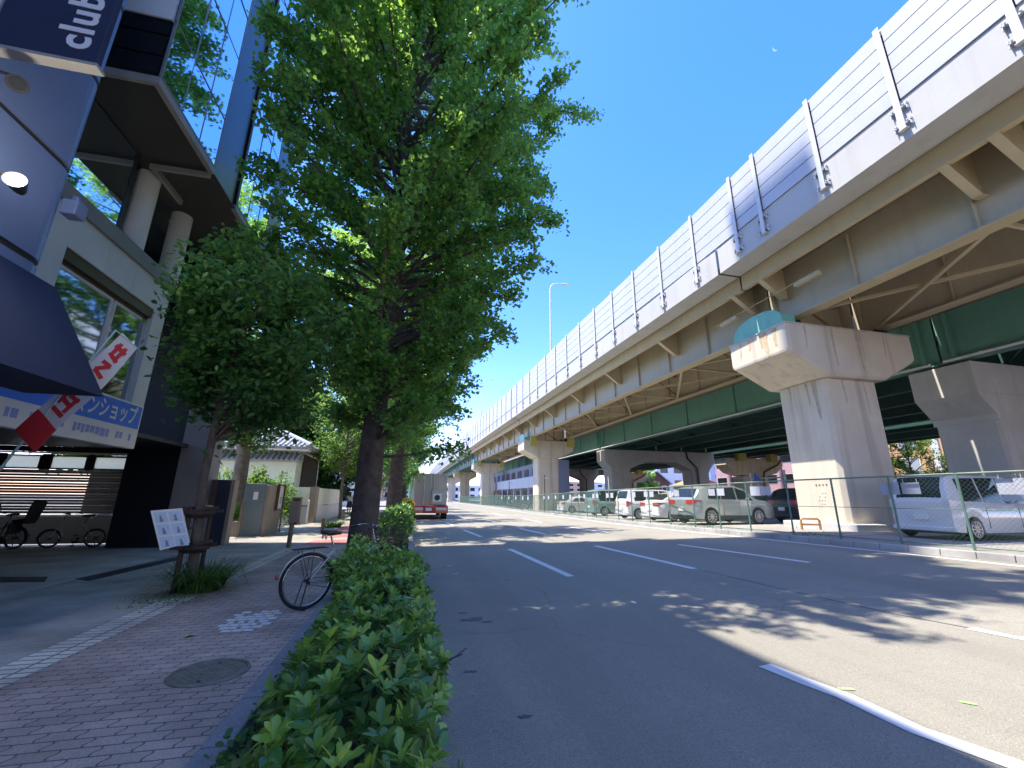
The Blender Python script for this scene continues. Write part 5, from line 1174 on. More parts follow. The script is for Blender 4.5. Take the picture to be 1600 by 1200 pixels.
    if child:
        b = MB(); z = 2*r+.08; b.loft([[(-.25+dx, y, z+dz) for dx, y, dz in ((0, -w_, h), (.3, -w_, h*.6), (.3, w_, h*.6), (0, w_, h))] for w_, h in ((.10, 0), (.15, .05), (.17, .14))]); b.prism([(-.20, -.16, z), (-.34, -.19, z+.52), (-.30, -.1, z+.60), (-.30, .1, z+.60), (-.34, .19, z+.52), (-.20, .16, z)], (-.05, 0, .01)); b.box(.05, .12, -.15, .15, z-.25, z+.02)
        b.build('child_seat', M['plastic'], T, bevel=.02)
    T.rotation_euler = (lean, 0, rz); T.location = loc
    return T
c = gp(474, 953, SWZ)
bicycle('silver city bicycle with brown saddle and rear rack parked against the foreground hedge', (c.x, c.y, SWZ), rad(34), r=.335, lean=rad(0))
BK = 'bicycles by the slatted wall'
bicycle('dark bicycle with a big black child seat in front of the slatted wall', (-9.75, 14.05, SWZ), rad(170), r=.27, col='darkmetal', child=True, rack=False, group=BK)
M['dusty'] = mat('dusty_silver_paint', (.42, .42, .38), .5, .1, 4, metal=.3)
bicycle('small folding bicycle with a long handlebar stem leaning on the slatted wall', (-8.15, 14.25, SWZ), rad(186), r=.24, col='dusty', basket=False, rack=False, fold=True, group=BK)
# ================================================================ FENCE UNDER THE ROAD
def XF(y): return XK(y)+.42
def fz(y): return zg(XF(y), y)+.13
FH = 1.62
FN = thing('chain_link_fence', 'long green chain link fence with many posts along the parking lot kerb', 'fence', (XF(20), 20, fz(20)))
fy = [4.4, 5.8, 7.22, 8.56, 10.0, 11.4, 13.0, 14.4]; y = 15.8
while y < 118: fy.append(y); y += 1.7 if y < 40 else 2.6
for y in fy[:90]:
    b = MB(); x, z = XF(y), fz(y); b.cyl((x, y, z-.15), (x, y, z+FH+.02), .026, n=10); b.build('post', M['fence'], FN)
b = MB()
for zz, r, in ((FH, .021), (.06, .012), (FH*.52, .008)):
    if zz == FH: continue
    b.tube([(XF(q), q, fz(q)+zz) for q in fy], r, 6)
b.build('wire_rail', M['fence'], FN)
b = MB(); b.tube([(XF(q), q, fz(q)+FH) for q in fy], .021, 8); b.build('top_rail', M['fencetop'], FN)
def wires(y0, y1, pitch, r, nm):
    n = int((y1-y0+FH)/pitch); V = []; L = []; s0 = y0-FH+pitch*np.arange(n)
    for sgn in (1, -1):
        for s in s0:
            a, c = (s, s+FH) if sgn > 0 else (s+FH, s)      # y at bottom / top
            za, zc = 0.04, FH
            lo, hi = min(a, c), max(a, c)
            pts = []
            for (q, z) in ((a, za), ((a+c)/2, (za+zc)/2), (c, zc)): pts.append((q, z))
            if lo < y0 or hi > y1:
                def cut(t): return a+(c-a)*t, za+(zc-za)*t
                ts = sorted([min(1, max(0, (y0-a)/(c-a))), min(1, max(0, (y1-a)/(c-a)))]);
                if ts[1]-ts[0] < .03: continue
                pts = [cut(ts[0]), cut((ts[0]+ts[1])/2), cut(ts[1])]
            b0 = len(V)
            for q, z in pts:
                x = XF(q)+.03*sgn*.2; zz = fz(q)+z
                V += [(x-r, q, zz), (x+r*.5, q-r*.8*sgn, zz+r*.8), (x+r*.5, q+r*.8*sgn, zz-r*.8)]
            for k in range(2):
                o = b0+3*k
                for j in range(3): j2 = (j+1) % 3; L += [o+j, o+j2, o+3+j2, o+3+j]
    np_mesh(nm, np.array(V), np.array(L), 4, M['fence'], FN)
wires(4.4, 26, .10, .0014, 'wire_mesh'); wires(26, 60, .14, .005, 'wire_mesh'); wires(60, 117, .25, .010, 'wire_mesh')
def hit(px, py, off=-.04):
    v = ray(px, py); best = None
    for i in range(3, 1200):
        y = i*.1; t = y/v[1]; x = v[0]*t
        if x-(XF(y)+off) > 0: continue
        best = (x, y, CH+v[2]*t)
        break
    # first y where the ray is left of the fence: step back
    lo, hi = max(.3, best[1]-.1), best[1]
    for _ in range(20):
        m = (lo+hi)/2; t = m/v[1]
        if v[0]*t-(XF(m)+off) > 0: lo = m
        else: hi = m
    y = (lo+hi)/2; t = y/v[1]; return Vector((v[0]*t, y, CH+v[2]*t))
def hit2(px, py):
    v = ray(px, py); prev = None
    for i in range(30, 1200):
        y = i*.1; t = y/v[1]; x = v[0]*t; d = x-(XF(y)-.04)
        if prev is not None and (prev < 0) != (d < 0): return Vector((x, y, CH+v[2]*t))
        prev = d
    return None
pls = [(1607, 750, .45), (1578, 752, .44), (1421, 755, .38), (1389, 760, .42), (1196, 765, .40), (1180, 767, .42), (1126, 769, .36), (1112, 770, .34), (1057, 771, .36), (1046, 771, .32), (1018, 773, .36), (1009, 773, .34),
       (990, 774, .36), (983, 774, .36), (956, 774, .38), (949, 774, .36), (933, 774, .36), (927, 774, .36), (913, 774, .38), (905, 774, .36), (891, 775, .42), (880, 775, .40), (868, 775, .40), (857, 775, .42), (850, 775, .40),
       (825, 776, .5), (817, 776, .5), (806, 777, .5), (795, 777, .5), (784, 778, .5)]
side = ['first', 'second', 'third', 'fourth', 'fifth', 'sixth', 'seventh', 'eighth', 'ninth', 'tenth', 'eleventh', 'twelfth', 'thirteenth', 'fourteenth', 'fifteenth', 'sixteenth', 'seventeenth', 'eighteenth', 'nineteenth', 'twentieth', 'twenty-first', 'twenty-second', 'twenty-third', 'twenty-fourth', 'twenty-fifth', 'twenty-sixth', 'twenty-seventh', 'twenty-eighth', 'twenty-ninth', 'thirtieth']
for i, (px, py, s_) in enumerate(pls):
    h = hit2(px, py)
    if h is None: continue
    t = Vector((XF(h.y+.2)-XF(h.y-.2), .4, 0)).normalized(); nn = Vector((-1, 0, 0)); b = MB(); zt = fz(h.y)+FH-.30
    b.obox((h.x, h.y, zt), t, (0, 0, 1), t.cross(Vector((0, 0, 1))), s_/2, s_*.36, .006)
    for k in (-1, 1): b.obox((h.x+.015, h.y+k*s_*.4, zt+s_*.36+.04), t, (0, 0, 1), t.cross(Vector((0, 0, 1))), .006, .05, .004)
    tag(b.build('notice_board', M['placard']), 'blank pale board wired to the green fence, %s from the right end' % side[i], 'notice board', 'pale boards hung on the green fence')
# painted bay lines in the lot
for (x0, y0, x1, y1) in ((13.0, 8.0, 18, 8.4), (13.0, 11.0, 14.6, 11.1), (12.4, 15.9, 17, 16.2), (12.4, 18.9, 17, 19.2), (12.4, 21.7, 17, 22), (12.4, 24.9, 17, 25.2)):
    b = MB(); n = 8; A = [Vector((lerp(x0, x1, i/n), lerp(y0, y1, i/n), 0)) for i in range(n+1)]
    b.add([(p.x, p.y-.06, LZ(p.x, p.y)+.006) for p in A]+[(p.x, p.y+.06, LZ(p.x, p.y)+.006) for p in A], [(i, i+1, n+2+i, n+1+i) for i in range(n)]); tag(b.build('bay_line', M['paint']), kind='structure')
# orange guard hoop, sign frame, weeds
M['orangepipe'] = mat('orange_pipe', (.42, .20, .07), .5, .15, 4)
G = thing('guard_hoop', 'low rusty orange pipe hoop beside the foot of the nearest pier', 'guard rail', (13.8, 13.2, .5))
b = MB(); z = LZ(14, 15.4); b.tube([(13.85, 13.25, z), (13.85, 13.25, z+.34), (13.9, 13.22, z+.40), (14.35, 13.02, z+.40), (14.4, 13.0, z+.34), (14.4, 13.0, z)], .04, 10); b.build('hoop', M['orangepipe'], G); b = MB(); b.tube([(13.85, 13.25, z+.2), (14.4, 13.0, z+.2)], .03, 8); b.build('cross_bar', M['orangepipe'], G)
G = thing('arrow_signpost', 'white pipe frame with a small blue arrow sign behind the lot', 'sign', (26, 26, 0))
b = MB(); b.tube([(24.4, 27, 0), (24.4, 27, 3.4)], .05, 8); b.tube([(27.4, 27, 0), (27.4, 27, 3.7)], .08, 8); b.tube([(24.4, 27, 3.0), (27.4, 27, 3.15)], .05, 8); b.build('frame', M['white'], G)
b = MB(); b.prism([(24.5, 26.92, 2.75), (25.3, 26.92, 2.75), (24.7, 26.92, 3.5)], (0, .03, 0)); b.build('arrow_sign', M['blue'], G)
rng = np.random.default_rng(5); n = 1500; yy = rng.uniform(9, 60, n); C = np.stack([np.array([XF(q) for q in yy])+rng.uniform(-.22, .15, n), yy, np.array([fz(q) for q in yy])+rng.exponential(.04, n)], 1)
k = np.sin(yy*1.3)+.6*np.sin(yy*3.1) > .4
tag(leaves('weeds', C[k], .07, LS, None, rng, 'kite', rng.uniform(0, 1, int(k.sum())), up=.3), kind='stuff')
# ================================================================ TEMPLE SIDE AND FAR LEFT
M['slab'] = mat('blue_black_slab', (.035, .045, .075), .3, .1, 2); M['tealstone'] = mat('grey_green_stone', (.16, .21, .22), .45, .1, 2); M['tanstone'] = mat('tan_stone_wall', (.30, .25, .20), .6, .12, 2)
G = thing('gate_slab', 'blue black polished stone slab with pale side at the temple corner', 'wall', (-5.2, 14.6, .12)); b = MB(); b.box(-5.50, -5.15, 14.35, 14.7, .1, 1.93); b.build('slab', M['slab'], G, bevel=.01); b = MB(); b.box(-5.148, -5.06, 14.36, 14.69, .1, 1.93); b.build('pale_side', M['tanstone'], G)  # paler side piece puts the sunlight on the slab's flank into its colour
G = thing('utility_board', 'ribbed brown board above a low grey wall between the stone pillar and the dark slab', 'board', (-5.7, 14.5, .12)); b = MB(); b.box(-5.80, -5.49, 14.2, 14.5, .1, 1.15); b.build('low_wall', M['greystone'], G); b = MB(); b.box(-6.6, -5.50, 14.75, 14.80, 1.2, 1.95)
for k in range(9): b.box(-6.6, -5.5, 14.735, 14.751, 1.22+k*.08, 1.27+k*.08)
b.build('ribbed_board', M['brownpaint'], G)
G = thing('stone_planter', 'low tan stone planter holding a bright green shrub behind the dark slab', 'planter', (-6.0, 17.5, .12)); b = MB(); b.box(-6.6, -5.75, 17.3, 18.2, .1, .62); b.build('box', M['tanstone'], G, bevel=.02); b = MB(); b.box(-6.5, -5.85, 17.4, 18.1, .6, .63); b.build('soil', M['soil'], G)
G = thing('gate_wall', 'grey green and tan stone gate wall carrying the glazed notice case', 'wall', (-5.3, 18, .12)); b = MB(); b.box(-5.70, -5.02, 17.2, 18.5, .1, 1.90); b.build('grey_pillar', M['tealstone'], G, bevel=.01); b = MB(); b.box(-5.018, -4.90, 17.22, 18.9, .1, 1.86); b.box(-5.6, -5.018, 18.51, 18.9, .1, 1.86); b.build('tan_wall', M['tanstone'], G, bevel=.01)
b = MB(); b.box(-5.4, -5.25, 17.185, 17.199, 1.35, 1.62); b.build('name_plate', M['white'], G)
G = thing('notice_case', 'glazed notice case with white papers on the tan gate wall', 'notice board', (-4.85, 18.6, 1)); b = MB(); b.box(-4.89, -4.80, 18.05, 18.12, .95, 1.92); b.box(-4.89, -4.80, 18.83, 18.90, .95, 1.92); b.box(-4.89, -4.80, 18.12, 18.83, 1.86, 1.92); b.box(-4.89, -4.80, 18.12, 18.83, .95, 1.01); b.build('frame', M['bronze'], G)
b = MB(); b.box(-4.885, -4.86, 18.12, 18.83, 1.01, 1.86); b.build('paper', M['white'], G); b = MB(); b.box(-4.859, -4.855, 18.45, 18.7, 1.2, 1.45); b.build('green_notice', M['teal'], G)
b = MB(); b.box(-4.88, -4.84, 18.95, 19.03, .1, .95); tag(b.build('sign_post', M['wood']), 'short wooden post just past the notice case', 'post')
G = thing('boundary_wall', 'long pale boundary wall with tan band and white lower panels past the gate', 'wall', (-5.2, 29, .12))
b = MB(); b.box(-7.8, -5.24, 25.3, 25.5, .98, 1.95); b.box(-5.08, -4.95, 25.86, 34, 1.0, 1.93); b.build('upper_band', M['wallgreen'], G)
b = MB(); b.box(-7.8, -5.24, 25.27, 25.52, .1, .97); b.box(-5.10, -4.92, 25.86, 34, .1, .97); b.build('lower_panel', M['palestone'], G); b = MB(); b.box(-5.22, -4.88, 25.2, 25.85, .1, 1.97); b.build('end_pillar', M['tanstone'], G)
b = MB(); b.box(-7.8, -5.23, 25.25, 25.54, .955, 1.0); b.build('trim', M['darkwood'], G)
b = MB(); b.box(-5.9, -5.5, 24.6, 25.0, .1, 1.35); b.box(-5.92, -5.48, 24.58, 25.02, 1.35, 1.42); tag(b.build('service_cabinet', M['brownpaint']), 'brown metal cabinet in front of the pale boundary wall', 'cabinet')
def bollard(x, y, h, lb, r=.055, sq=True, m='wood'):
    b = MB(); b.loft([[(x+r*c[0], y+r*c[1], z) for c in ((-1, -1), (1, -1), (1, 1), (-1, 1))] for z in (.1, SWZ+h)]); b.loft([[(x+r*q*c[0], y+r*q*c[1], z) for c in ((-1, -1), (1, -1), (1, 1), (-1, 1))] for z, q in ((SWZ+h, 1), (SWZ+h+.03, .6))])
    tag(b.build('wooden_bollard', M[m], bevel=.008), lb, 'bollard', 'wooden posts on the pavement')
bollard(-3.24, 18.7, .50, 'short square wooden bollard on the sunny pavement, left of the grass clump'); bollard(-3.7, 27.5, .62, 'far square wooden bollard near the slim street tree')
bollard(-5.62, 17.0, 1.12, 'tall thin pale post in front of the grey green pillar', r=.045); bollard(-5.0, 24.2, 1.15, 'pale post beside the brown cabinet', r=.04, m='white')
G = thing('post_sign', 'tall brown wooden post with a plain tan plate at the shade edge', 'sign', (-3.14, 13.4, .12)); b = MB(); b.cyl((-3.14, 13.4, .1), (-3.12, 13.4, .98), .06, n=12); b.build('post', M['wood'], G); b = MB(); b.box(-3.22, -2.99, 13.34, 13.37, .78, 1.36); b.build('plate', M['tanstone'], G); b = MB(); b.box(-3.18, -3.02, 13.375, 13.50, .72, 1.40); b.build('back_box', M['darkwood'], G)
# white picture board leaning by the small tree
v0 = gp(250, 858, SWZ); Yb = 7.45
def q_(px, py, Y): v = ray(px, py); t = Y/v[1]; return Vector((v[0]*t, Y, CH+v[2]*t))
G = thing('picture_board', 'white board with six small blurred pictures tied beside the small street tree', 'sign', (-3.55, 7.45, .12))
c4 = [q_(250, 860, Yb), q_(296, 848, Yb), q_(284, 794, Yb), q_(235, 798, Yb)]; b = MB(); b.prism(c4, (0, .02, 0)); b.build('board', M['white'], G)
o_, ax_, ay_ = c4[3], c4[2]-c4[3], c4[0]-c4[3]
M['skyprint'] = mat('pale_sky_print', (.52, .66, .78), .6, .1, 20); M['figprint'] = mat('grey_figure_print', (.25, .28, .38), .6, .3, 20)
for i in range(2):
    for j in range(3):
        u, v = .08+.46*i, .06+.31*j; P_ = lambda a, c: o_+ax_*a+ay_*c+Vector((0, -.003, 0))
        b = MB(); b.add([P_(u, v), P_(u, v+.26), P_(u+.4, v+.26), P_(u+.4, v)], [(0, 1, 2, 3)]); pc = b.build('picture', M['skyprint'], G)
        b = MB(); b.add([P_(u+.17, v+.08)+Vector((0, -.002, 0)), P_(u+.13, v+.24)+Vector((0, -.002, 0)), P_(u+.25, v+.24)+Vector((0, -.002, 0)), P_(u+.22, v+.08)+Vector((0, -.002, 0))], [(0, 1, 2, 3)]); b.build('figure', M['figprint'], pc)
b = MB(); b.tube([(-3.44, 7.52, 1.0), (-3.14, 7.62, 1.02)], .012, 6); b.build('tie', M['darkmetal'], G)
# shrubs
def shrub(lb, x, y, r, h, z0, seed, m, n=900, lf=.10, cat='shrub', group=None):
    rng = np.random.default_rng(seed); T = thing('shrub', lb, cat, (x, y, z0), group=group); d = rng.normal(size=(n, 3)); d /= np.linalg.norm(d, axis=1)[:, None]; rr = rng.uniform(.35, 1.05, n)**.6*(1+.2*np.sin(d[:, 0]*5+seed)+.15*np.sin(d[:, 2]*7))
    C = np.stack([x+d[:, 0]*rr*r, y+d[:, 1]*rr*r, z0+h*.55+d[:, 2]*rr*h*.5], 1); C[:, 2] = np.maximum(C[:, 2], z0+.02)
    leaves('foliage', C, lf, m, T, rng, 'oval', None, up=.4); b = MB()
    for i in range(5): a = i*1.25; b.tube([(x, y, z0-.05), (x+.3*r*math.cos(a), y+.3*r*math.sin(a), z0+h*.4), (x+.7*r*math.cos(a), y+.7*r*math.sin(a), z0+h*.75)], [.02, .015, .006], 5)
    b.build('stems', M['bark'], T)
shrub('bright green shrub growing in the low stone planter', -6.15, 17.75, .36, .55, .62, 1, LY, 500, .09)
for i, (x, y, r, h, z0, lb) in enumerate(((-8.6, 23.6, 1.1, 2.5, .1, 'sunlit yellow green garden shrub left of the thick garden tree'), (-7.0, 22.6, .5, 2.6, .1, 'upright light green garden shrub right of the thick garden tree'), (-6.6, 24.2, 1.0, 2.35, .1, 'spreading light green shrub above the pale boundary wall'), (-10.2, 22.5, 1.1, 2.4, .1, 'leftmost sunlit garden shrub behind the ribbed board'))):
    shrub(lb, x, y, r, h, z0, 10+i, LY, 1300, .16)
shrub('dark leafy bush hiding the front wheel of the silver bicycle', -.66, 6.45, .36, .74, SWZ, 33, LH, 1300, .07)
shrub('leafy bush on top of the hedge beside the bicycle handlebar', -.26, 6.75, .40, .70, SWZ, 35, LH, 1300, .07)
shrub('low leafy bush between the bicycle and the big ginkgo trunk', -.68, 8.3, .48, .62, SWZ, 34, LH, 1200, .075)
# temple buildings with tiled hip roofs
def hiproof(T, x0, x1, y0, y1, ze, zr, inset, nm='roof', step=.28):
    cx0, cx1, cy = x0+inset, x1-inset, (y0+y1)/2
    E = [(x0, y0, ze), (x1, y0, ze), (x1, y1, ze), (x0, y1, ze)]; A = (cx0, cy, zr); Bp = (cx1, cy, zr)
    b = MB(); b.add(E+[A, Bp], [(0, 1, 5, 4), (1, 2, 5), (2, 3, 4, 5), (3, 0, 4)]); b.box(x0, x1, y0, y1, ze-.12, ze-.001); r = b.build(nm, M['rooftile'], T)
    b = MB(); n = int((x1-x0)/step)
    for i in range(n+1):
        x = x0+step*i; 
        if x > x1: break
        t = min(1, (x-x0)/inset, (x1-x)/inset) if inset > 0 else 1
        for s, yy in ((0, y0), (1, y1)): b.tube([(x, yy, ze+.03), (x, lerp(yy, cy, t), lerp(ze, zr, t)+.05)], .075, 6)
    for i in range(int((y1-y0)/step)+1):
        y = y0+step*i
        if y > y1: break
        t = min(1, (y-y0)/(cy-y0), (y1-y)/(y1-cy))
        for xx, cx in ((x1, cx1), (x0, cx0)): b.tube([(xx, y, ze+.03), (lerp(xx, cx, t), y, lerp(ze, zr, t)+.05)], .075, 6)
    for e, q in ((E[0], A), (E[3], A), (E[1], Bp), (E[2], Bp)): b.tube([Vector(e)+Vector((0, 0, .08)), Vector(q)+Vector((0, 0, .12))], .14, 8)
    b.box(cx0-.2, cx1+.2, cy-.15, cy+.15, zr, zr+.4); b.build('tile_rows', M['rooftile'], r); return r
G = thing('temple_annex', 'white plastered temple annex with silver grey tiled roofs behind the boundary wall', 'building', (-10.5, 30, .1))
b = MB(); b.box(-15, -6.65, 27.6, 34, 0, 4.25); b.build('wall', M['wallgreen'], G); hiproof(G, -15.8, -5.75, 26.6, 35, 4.25, 5.9, 3.6)
b = MB(); b.prism([(-15.5, 26.8, 3.45), (-15.5, 27.62, 3.95), (-15.5, 27.62, 3.40)], (9.2, 0, 0)); r_ = b.build('lower_roof', M['rooftile'], G)
b = MB()
for i in range(33): x = -15.4+i*.28; b.tube([(x, 26.8, 3.48), (x, 27.6, 3.97)], .07, 6)
b.build('tile_rows', M['rooftile'], r_)
b = MB(); b.box(-15.6, -5.9, 26.75, 27.55, 4.02, 4.12); b.build('eave_soffit', M['white'], G)
b = MB(); b.box(-6.66, -6.60, 29, 33.5, .5, 4.0); b.build('dark_side', M['darkwood'], G)
f = MB(); f.box(-11.9, -11.0, 27.55, 27.62, 1.6, 2.9); w_ = f.build('window', M['white'], G); b = MB(); b.box(-11.8, -11.1, 27.53, 27.56, 1.7, 2.8); b.build('pane', M['darkglass'], w_)
G = thing('temple_hall', 'tall temple hall with steep grey tiled roof rising behind the annex', 'building', (-16, 42, 0))
b = MB(); b.box(-23, -11, 38, 50, 0, 7); b.build('wall', M['darkwood'], G); hiproof(G, -25, -9.0, 36, 52, 7, 12.5, 5, step=.4)
def block(lb, x0, x1, y0, y1, h, m, floors, cols, z0=0, wcol='darkglass', name='building', cat='building', face='both', group=None, wr=(.55, .5), trim=None):
    T = thing(name, lb, cat, ((x0+x1)/2, (y0+y1)/2, z0), group=group); b = MB(); b.box(x0, x1, y0, y1, z0-.5, h); b.box(x0-.05, x1+.05, y0-.05, y1+.05, h, h+.35); b.build('wall', m, T); fh = (h-z0)/floors
    for fl in range(floors):
        for c in range(cols):
            z = z0+fh*(fl+.5); hh = fh*wr[1]/2
            for side_ in ((0, 1) if face == 'both' else (face,)):
                L_ = (x1-x0) if side_ == 0 else (y1-y0); u = (c+.5)/cols; ww = L_/cols*wr[0]/2
                f = MB(); g = MB()
                if side_ == 0:
                    cx = lerp(x0, x1, u); f.box(cx-ww-.06, cx+ww+.06, y0-.03, y0-.002, z-hh-.06, z+hh+.06); g.box(cx-ww, cx+ww, y0-.045, y0-.031, z-hh, z+hh)
                else:
                    xf = x0 if x0 > 0 else x1; s = -1 if x0 > 0 else 1; cy = lerp(y0, y1, u)
                    f.box(min(xf, xf+s*.03), max(xf, xf+s*.03), cy-ww-.06, cy+ww+.06, z-hh-.06, z+hh+.06); g.box(min(xf+s*.031, xf+s*.045), max(xf+s*.031, xf+s*.045), cy-ww, cy+ww, z-hh, z+hh)
                w_ = f.build('window', trim or M['white'], T); g.build('pane', M[wcol], w_)
    return T
M['whitewall'] = mat('white_render', (.66, .67, .68), .7, .05, .5, streak=.15)
t_ = block('white two storey building at the far end of the pavement behind the person', -13, -5.6, 62, 72, 7.0, M['whitewall'], 2, 4); b = MB(); b.box(-7.3, -6.3, 61.9, 61.95, 0, 3.0); b.build('door', M['darkglass'], t_)
# ================================================================ BACKGROUND ON THE RIGHT
M['pink'] = mat('pink_tile', (.50, .33, .36), .6, .06, .6); M['salmon'] = mat('salmon_render', (.60, .37, .22), .7, .06, .6); M['bluegrey'] = mat('blue_grey_wall', (.36, .40, .52), .7, .06, .4)
T = block('pink tiled office building with window bands beyond the parked cars', 58, 78, 54, 73, 16, M['pink'], 5, 5, wr=(.8, .42), trim=M['postmetal'])
b = MB()
for y in (57.8, 61.6, 65.4, 69.2): b.cyl((57.7, y, 0), (57.7, y, 16), .38, n=12)
b.build('pilaster', M['pink'], T)
T = thing('apartment_block', 'salmon coloured apartment block with balconies seen between the two big piers', 'building', (62, 38, 0)); T0_ = T; b = MB(); b.box(52.5, 75, 31.5, 48, 0, 15); b.box(60, 75, 28.5, 31.49, 0, 15); b.build('wall', M['salmon'], T)
for k in range(5):
    z = .6+k*2.9; b = MB(); b.box(52.3, 60, 29.6, 31.45, z-.15, z); b.box(52.3, 52.5, 29.6, 31.45, z, z+1.0); b.box(52.3, 60, 29.5, 29.65, z, z+1.0); b.build('balcony', M['salmon'], T); b = MB(); b.box(52.25, 60, 29.45, 29.7, z+1.0, z+1.12); b.build('handrail', M['white'], T); b = MB(); b.box(53.0, 58, 31.42, 31.48, z+.1, z+2.2); b.build('balcony_door', M['brownpaint'], T)
for k in range(5):
    z = 1.4+k*2.9; f = MB(); f.box(52.44, 52.49, 34.3, 36.1, z-.4, z+1.6); w_ = f.build('window', M['white'], T); b = MB(); b.box(52.40, 52.43, 34.4, 36.0, z-.3, z+1.5); b.build('pane', M['bluegrey'], w_)
b = MB(); b.box(52.3, 52.49, 32.3, 33.0, 0, 15); b.build('pilaster', M['whitewall'], T)
T0_.location = (62*1.12, 38*1.12, 0); T0_.scale = (1.12, 1.12, 1.12)
block('white building with small square windows above the dark roofed house', 66, 86, 116, 128, 15, M['whitewall'], 3, 4, wr=(.3, .3), group='white buildings beyond the lot')
G = thing('dark_roof_house', 'house with dark brown gabled front and grey roof beyond the portal pier', 'building', (45, 76, 0)); M['browngable'] = mat('brown_boards', (.14, .06, .045), .7, .1, 2)
b = MB(); b.prism([(42.8, 74, 0), (48.2, 74, 0), (48.2, 74, 4.0), (45.5, 74, 6.0), (42.8, 74, 4.0)], (0, 8, 0)); b.build('wall', M['browngable'], G); b = MB(); b.prism([(42.3, 73.6, 3.8), (45.5, 73.6, 6.2), (48.7, 73.6, 3.8), (48.7, 73.6, 4.0), (45.5, 73.6, 6.45), (42.3, 73.6, 4.0)], (0, 9, 0)); b.build('roof', M['bluegrey'], G)
for x in (43.6, 46.6): f = MB(); f.box(x, x+.9, 73.9, 73.97, 2.6, 3.6); w_ = f.build('window', M['white'], G); b = MB(); b.box(x+.1, x+.8, 73.86, 73.89, 2.7, 3.5); b.build('pane', M['darkglass'], w_)
G.location = (45*1.3, 76*1.3, 0); G.scale = (1.3, 1.3, 1.3)
b = MB(); b.box(53.6, 55.4, 95.5, 95.7, 2.5, 4.3); b.cyl((54.5, 95.6, 0), (54.5, 95.6, 2.5), .08); tag(b.build('orange_sign', M['orange']), 'orange square board beside the dark roofed house', 'sign')
G = thing('orange_roof_house', 'small white house with an orange tiled roof at the lot edge', 'building', (60, 81, 0)); b = MB(); b.box(57, 63.5, 79, 86, 0, 4.4); b.build('wall', M['whitewall'], G); M['orangeroof'] = mat('orange_tile', (.62, .25, .10), .7, .1, 2)
b = MB(); b.prism([(56.6, 78.6, 4.4), (63.9, 78.6, 4.4), (60.2, 78.6, 5.6)], (0, 7.8, 0)); b.build('roof', M['orangeroof'], G); f = MB(); f.box(58.5, 59.7, 78.9, 78.97, 2, 3.2); w_ = f.build('window', M['postmetal'], G); b = MB(); b.box(58.6, 59.6, 78.86, 78.89, 2.1, 3.1); b.build('pane', M['darkglass'], w_)
T = block('tall hazy blue grey building with rooftop boxes behind the orange roofed house', 98, 118, 140, 160, 17, M['bluegrey'], 6, 5, wr=(.5, .4), trim=M['bluegrey']); b = MB(); b.box(101, 104, 142, 146, 17.3, 20); b.box(108, 111, 142, 146, 17.3, 18.8); b.build('rooftop_box', M['bluegrey'], T)
T = thing('roadside_shop', 'low white roadside building with a broad white fascia between the far piers', 'building', (20, 72, 0)); b = MB(); b.box(18.3, 21.2, 56, 96, 0, 6.6); b.build('wall', M['bluegrey'], T); b = MB(); b.box(16.6, 18.29, 55.8, 96, 2.9, 4.4); b.build('fascia', M['whitewall'], T)
for k in range(9): y = 57+k*4.6; b = MB(); b.cyl((16.9, y, 0), (16.9, y, 2.9), .13, n=10); b.build('column', M['postmetal'], T); b = MB(); b.box(18.2, 18.29, y+.6, y+3.8, .3, 2.6); b.build('shop_window', M['darkglass'], T); b = MB(); b.box(18.2, 18.29, y+.4, y+2.8, 4.8, 5.9); b.build('upper_window', M['brownpaint'], T)
gl = 'trees beyond the parking lot'
for i, (x, y, H_, R_, lb, m_) in enumerate(((54.6, 36.8, 11.5, 3.6, 'bright green tree between the two big piers', LY), (54.5, 95, 12.0, 3.6, 'full green tree in front of the white building past the portal pier', LG), (67, 103, 8.5, 2.6, 'light green tree right of the dark roofed house', LY), (57, 31, 10.0, 3.4, 'bright tree at the right edge beyond the portal pier', LY), (56, 43.5, 10, 3, 'tree peeping out beside the salmon apartment block', LY))):
    smalltree('garden_tree', 60+i, x, y, lb, H_, R_, 1.2, .34 if y > 40 else .24, 60, m_, r0=.15, per=12, tw=5, group=gl, z0=0, clip=noclip)
# back fence of the lot and a distant street front that closes the view
b = MB(); b.box(39.0, 39.08, 5, 48, 0.0, 1.9)
for y in range(5, 48, 3): b.box(38.92, 39.0, y, y+.08, 0, 2.0)
tag(b.build('rear_fence', M['green']), 'solid green panel fence at the back of the parking lot', 'fence')
rg = random.Random(21); walls = ['whitewall', 'bluegrey', 'greystone', 'salmon', 'palestone', 'tanstone']
k = 0; names = ['white', 'blue grey', 'grey', 'salmon', 'pale stone', 'tan']
for i in range(9):
    x0 = 60+rg.uniform(0, 12)+(i % 3)*16; y0 = 100+i*26; h = rg.uniform(8, 17); wi = i % 6
    block('distant %s building, number %s in the hazy row beyond the elevated roads' % (names[wi], side[i]), x0, x0+rg.uniform(12, 18), y0, y0+18, h, M[walls[wi]], 4, 4, group='distant buildings beyond the elevated roads')
for i in range(6):
    x1 = -9-rg.uniform(0, 5); y0 = 80+i*28; h = rg.uniform(9, 20); wi = (i*5+1) % 6
    block('distant %s building, %s along the far left pavement' % (names[wi], side[i]), x1-16, x1, y0, y0+22, h, M[walls[wi]], 4, 4, group='distant buildings on the left')
block('grey windowed building closing the end of the street', -20, 5, 330, 350, 12, M['bluegrey'], 4, 6); block('white building at the far bend of the road, right of the truck', 14, 44, 260, 280, 8, M['whitewall'], 2, 6)
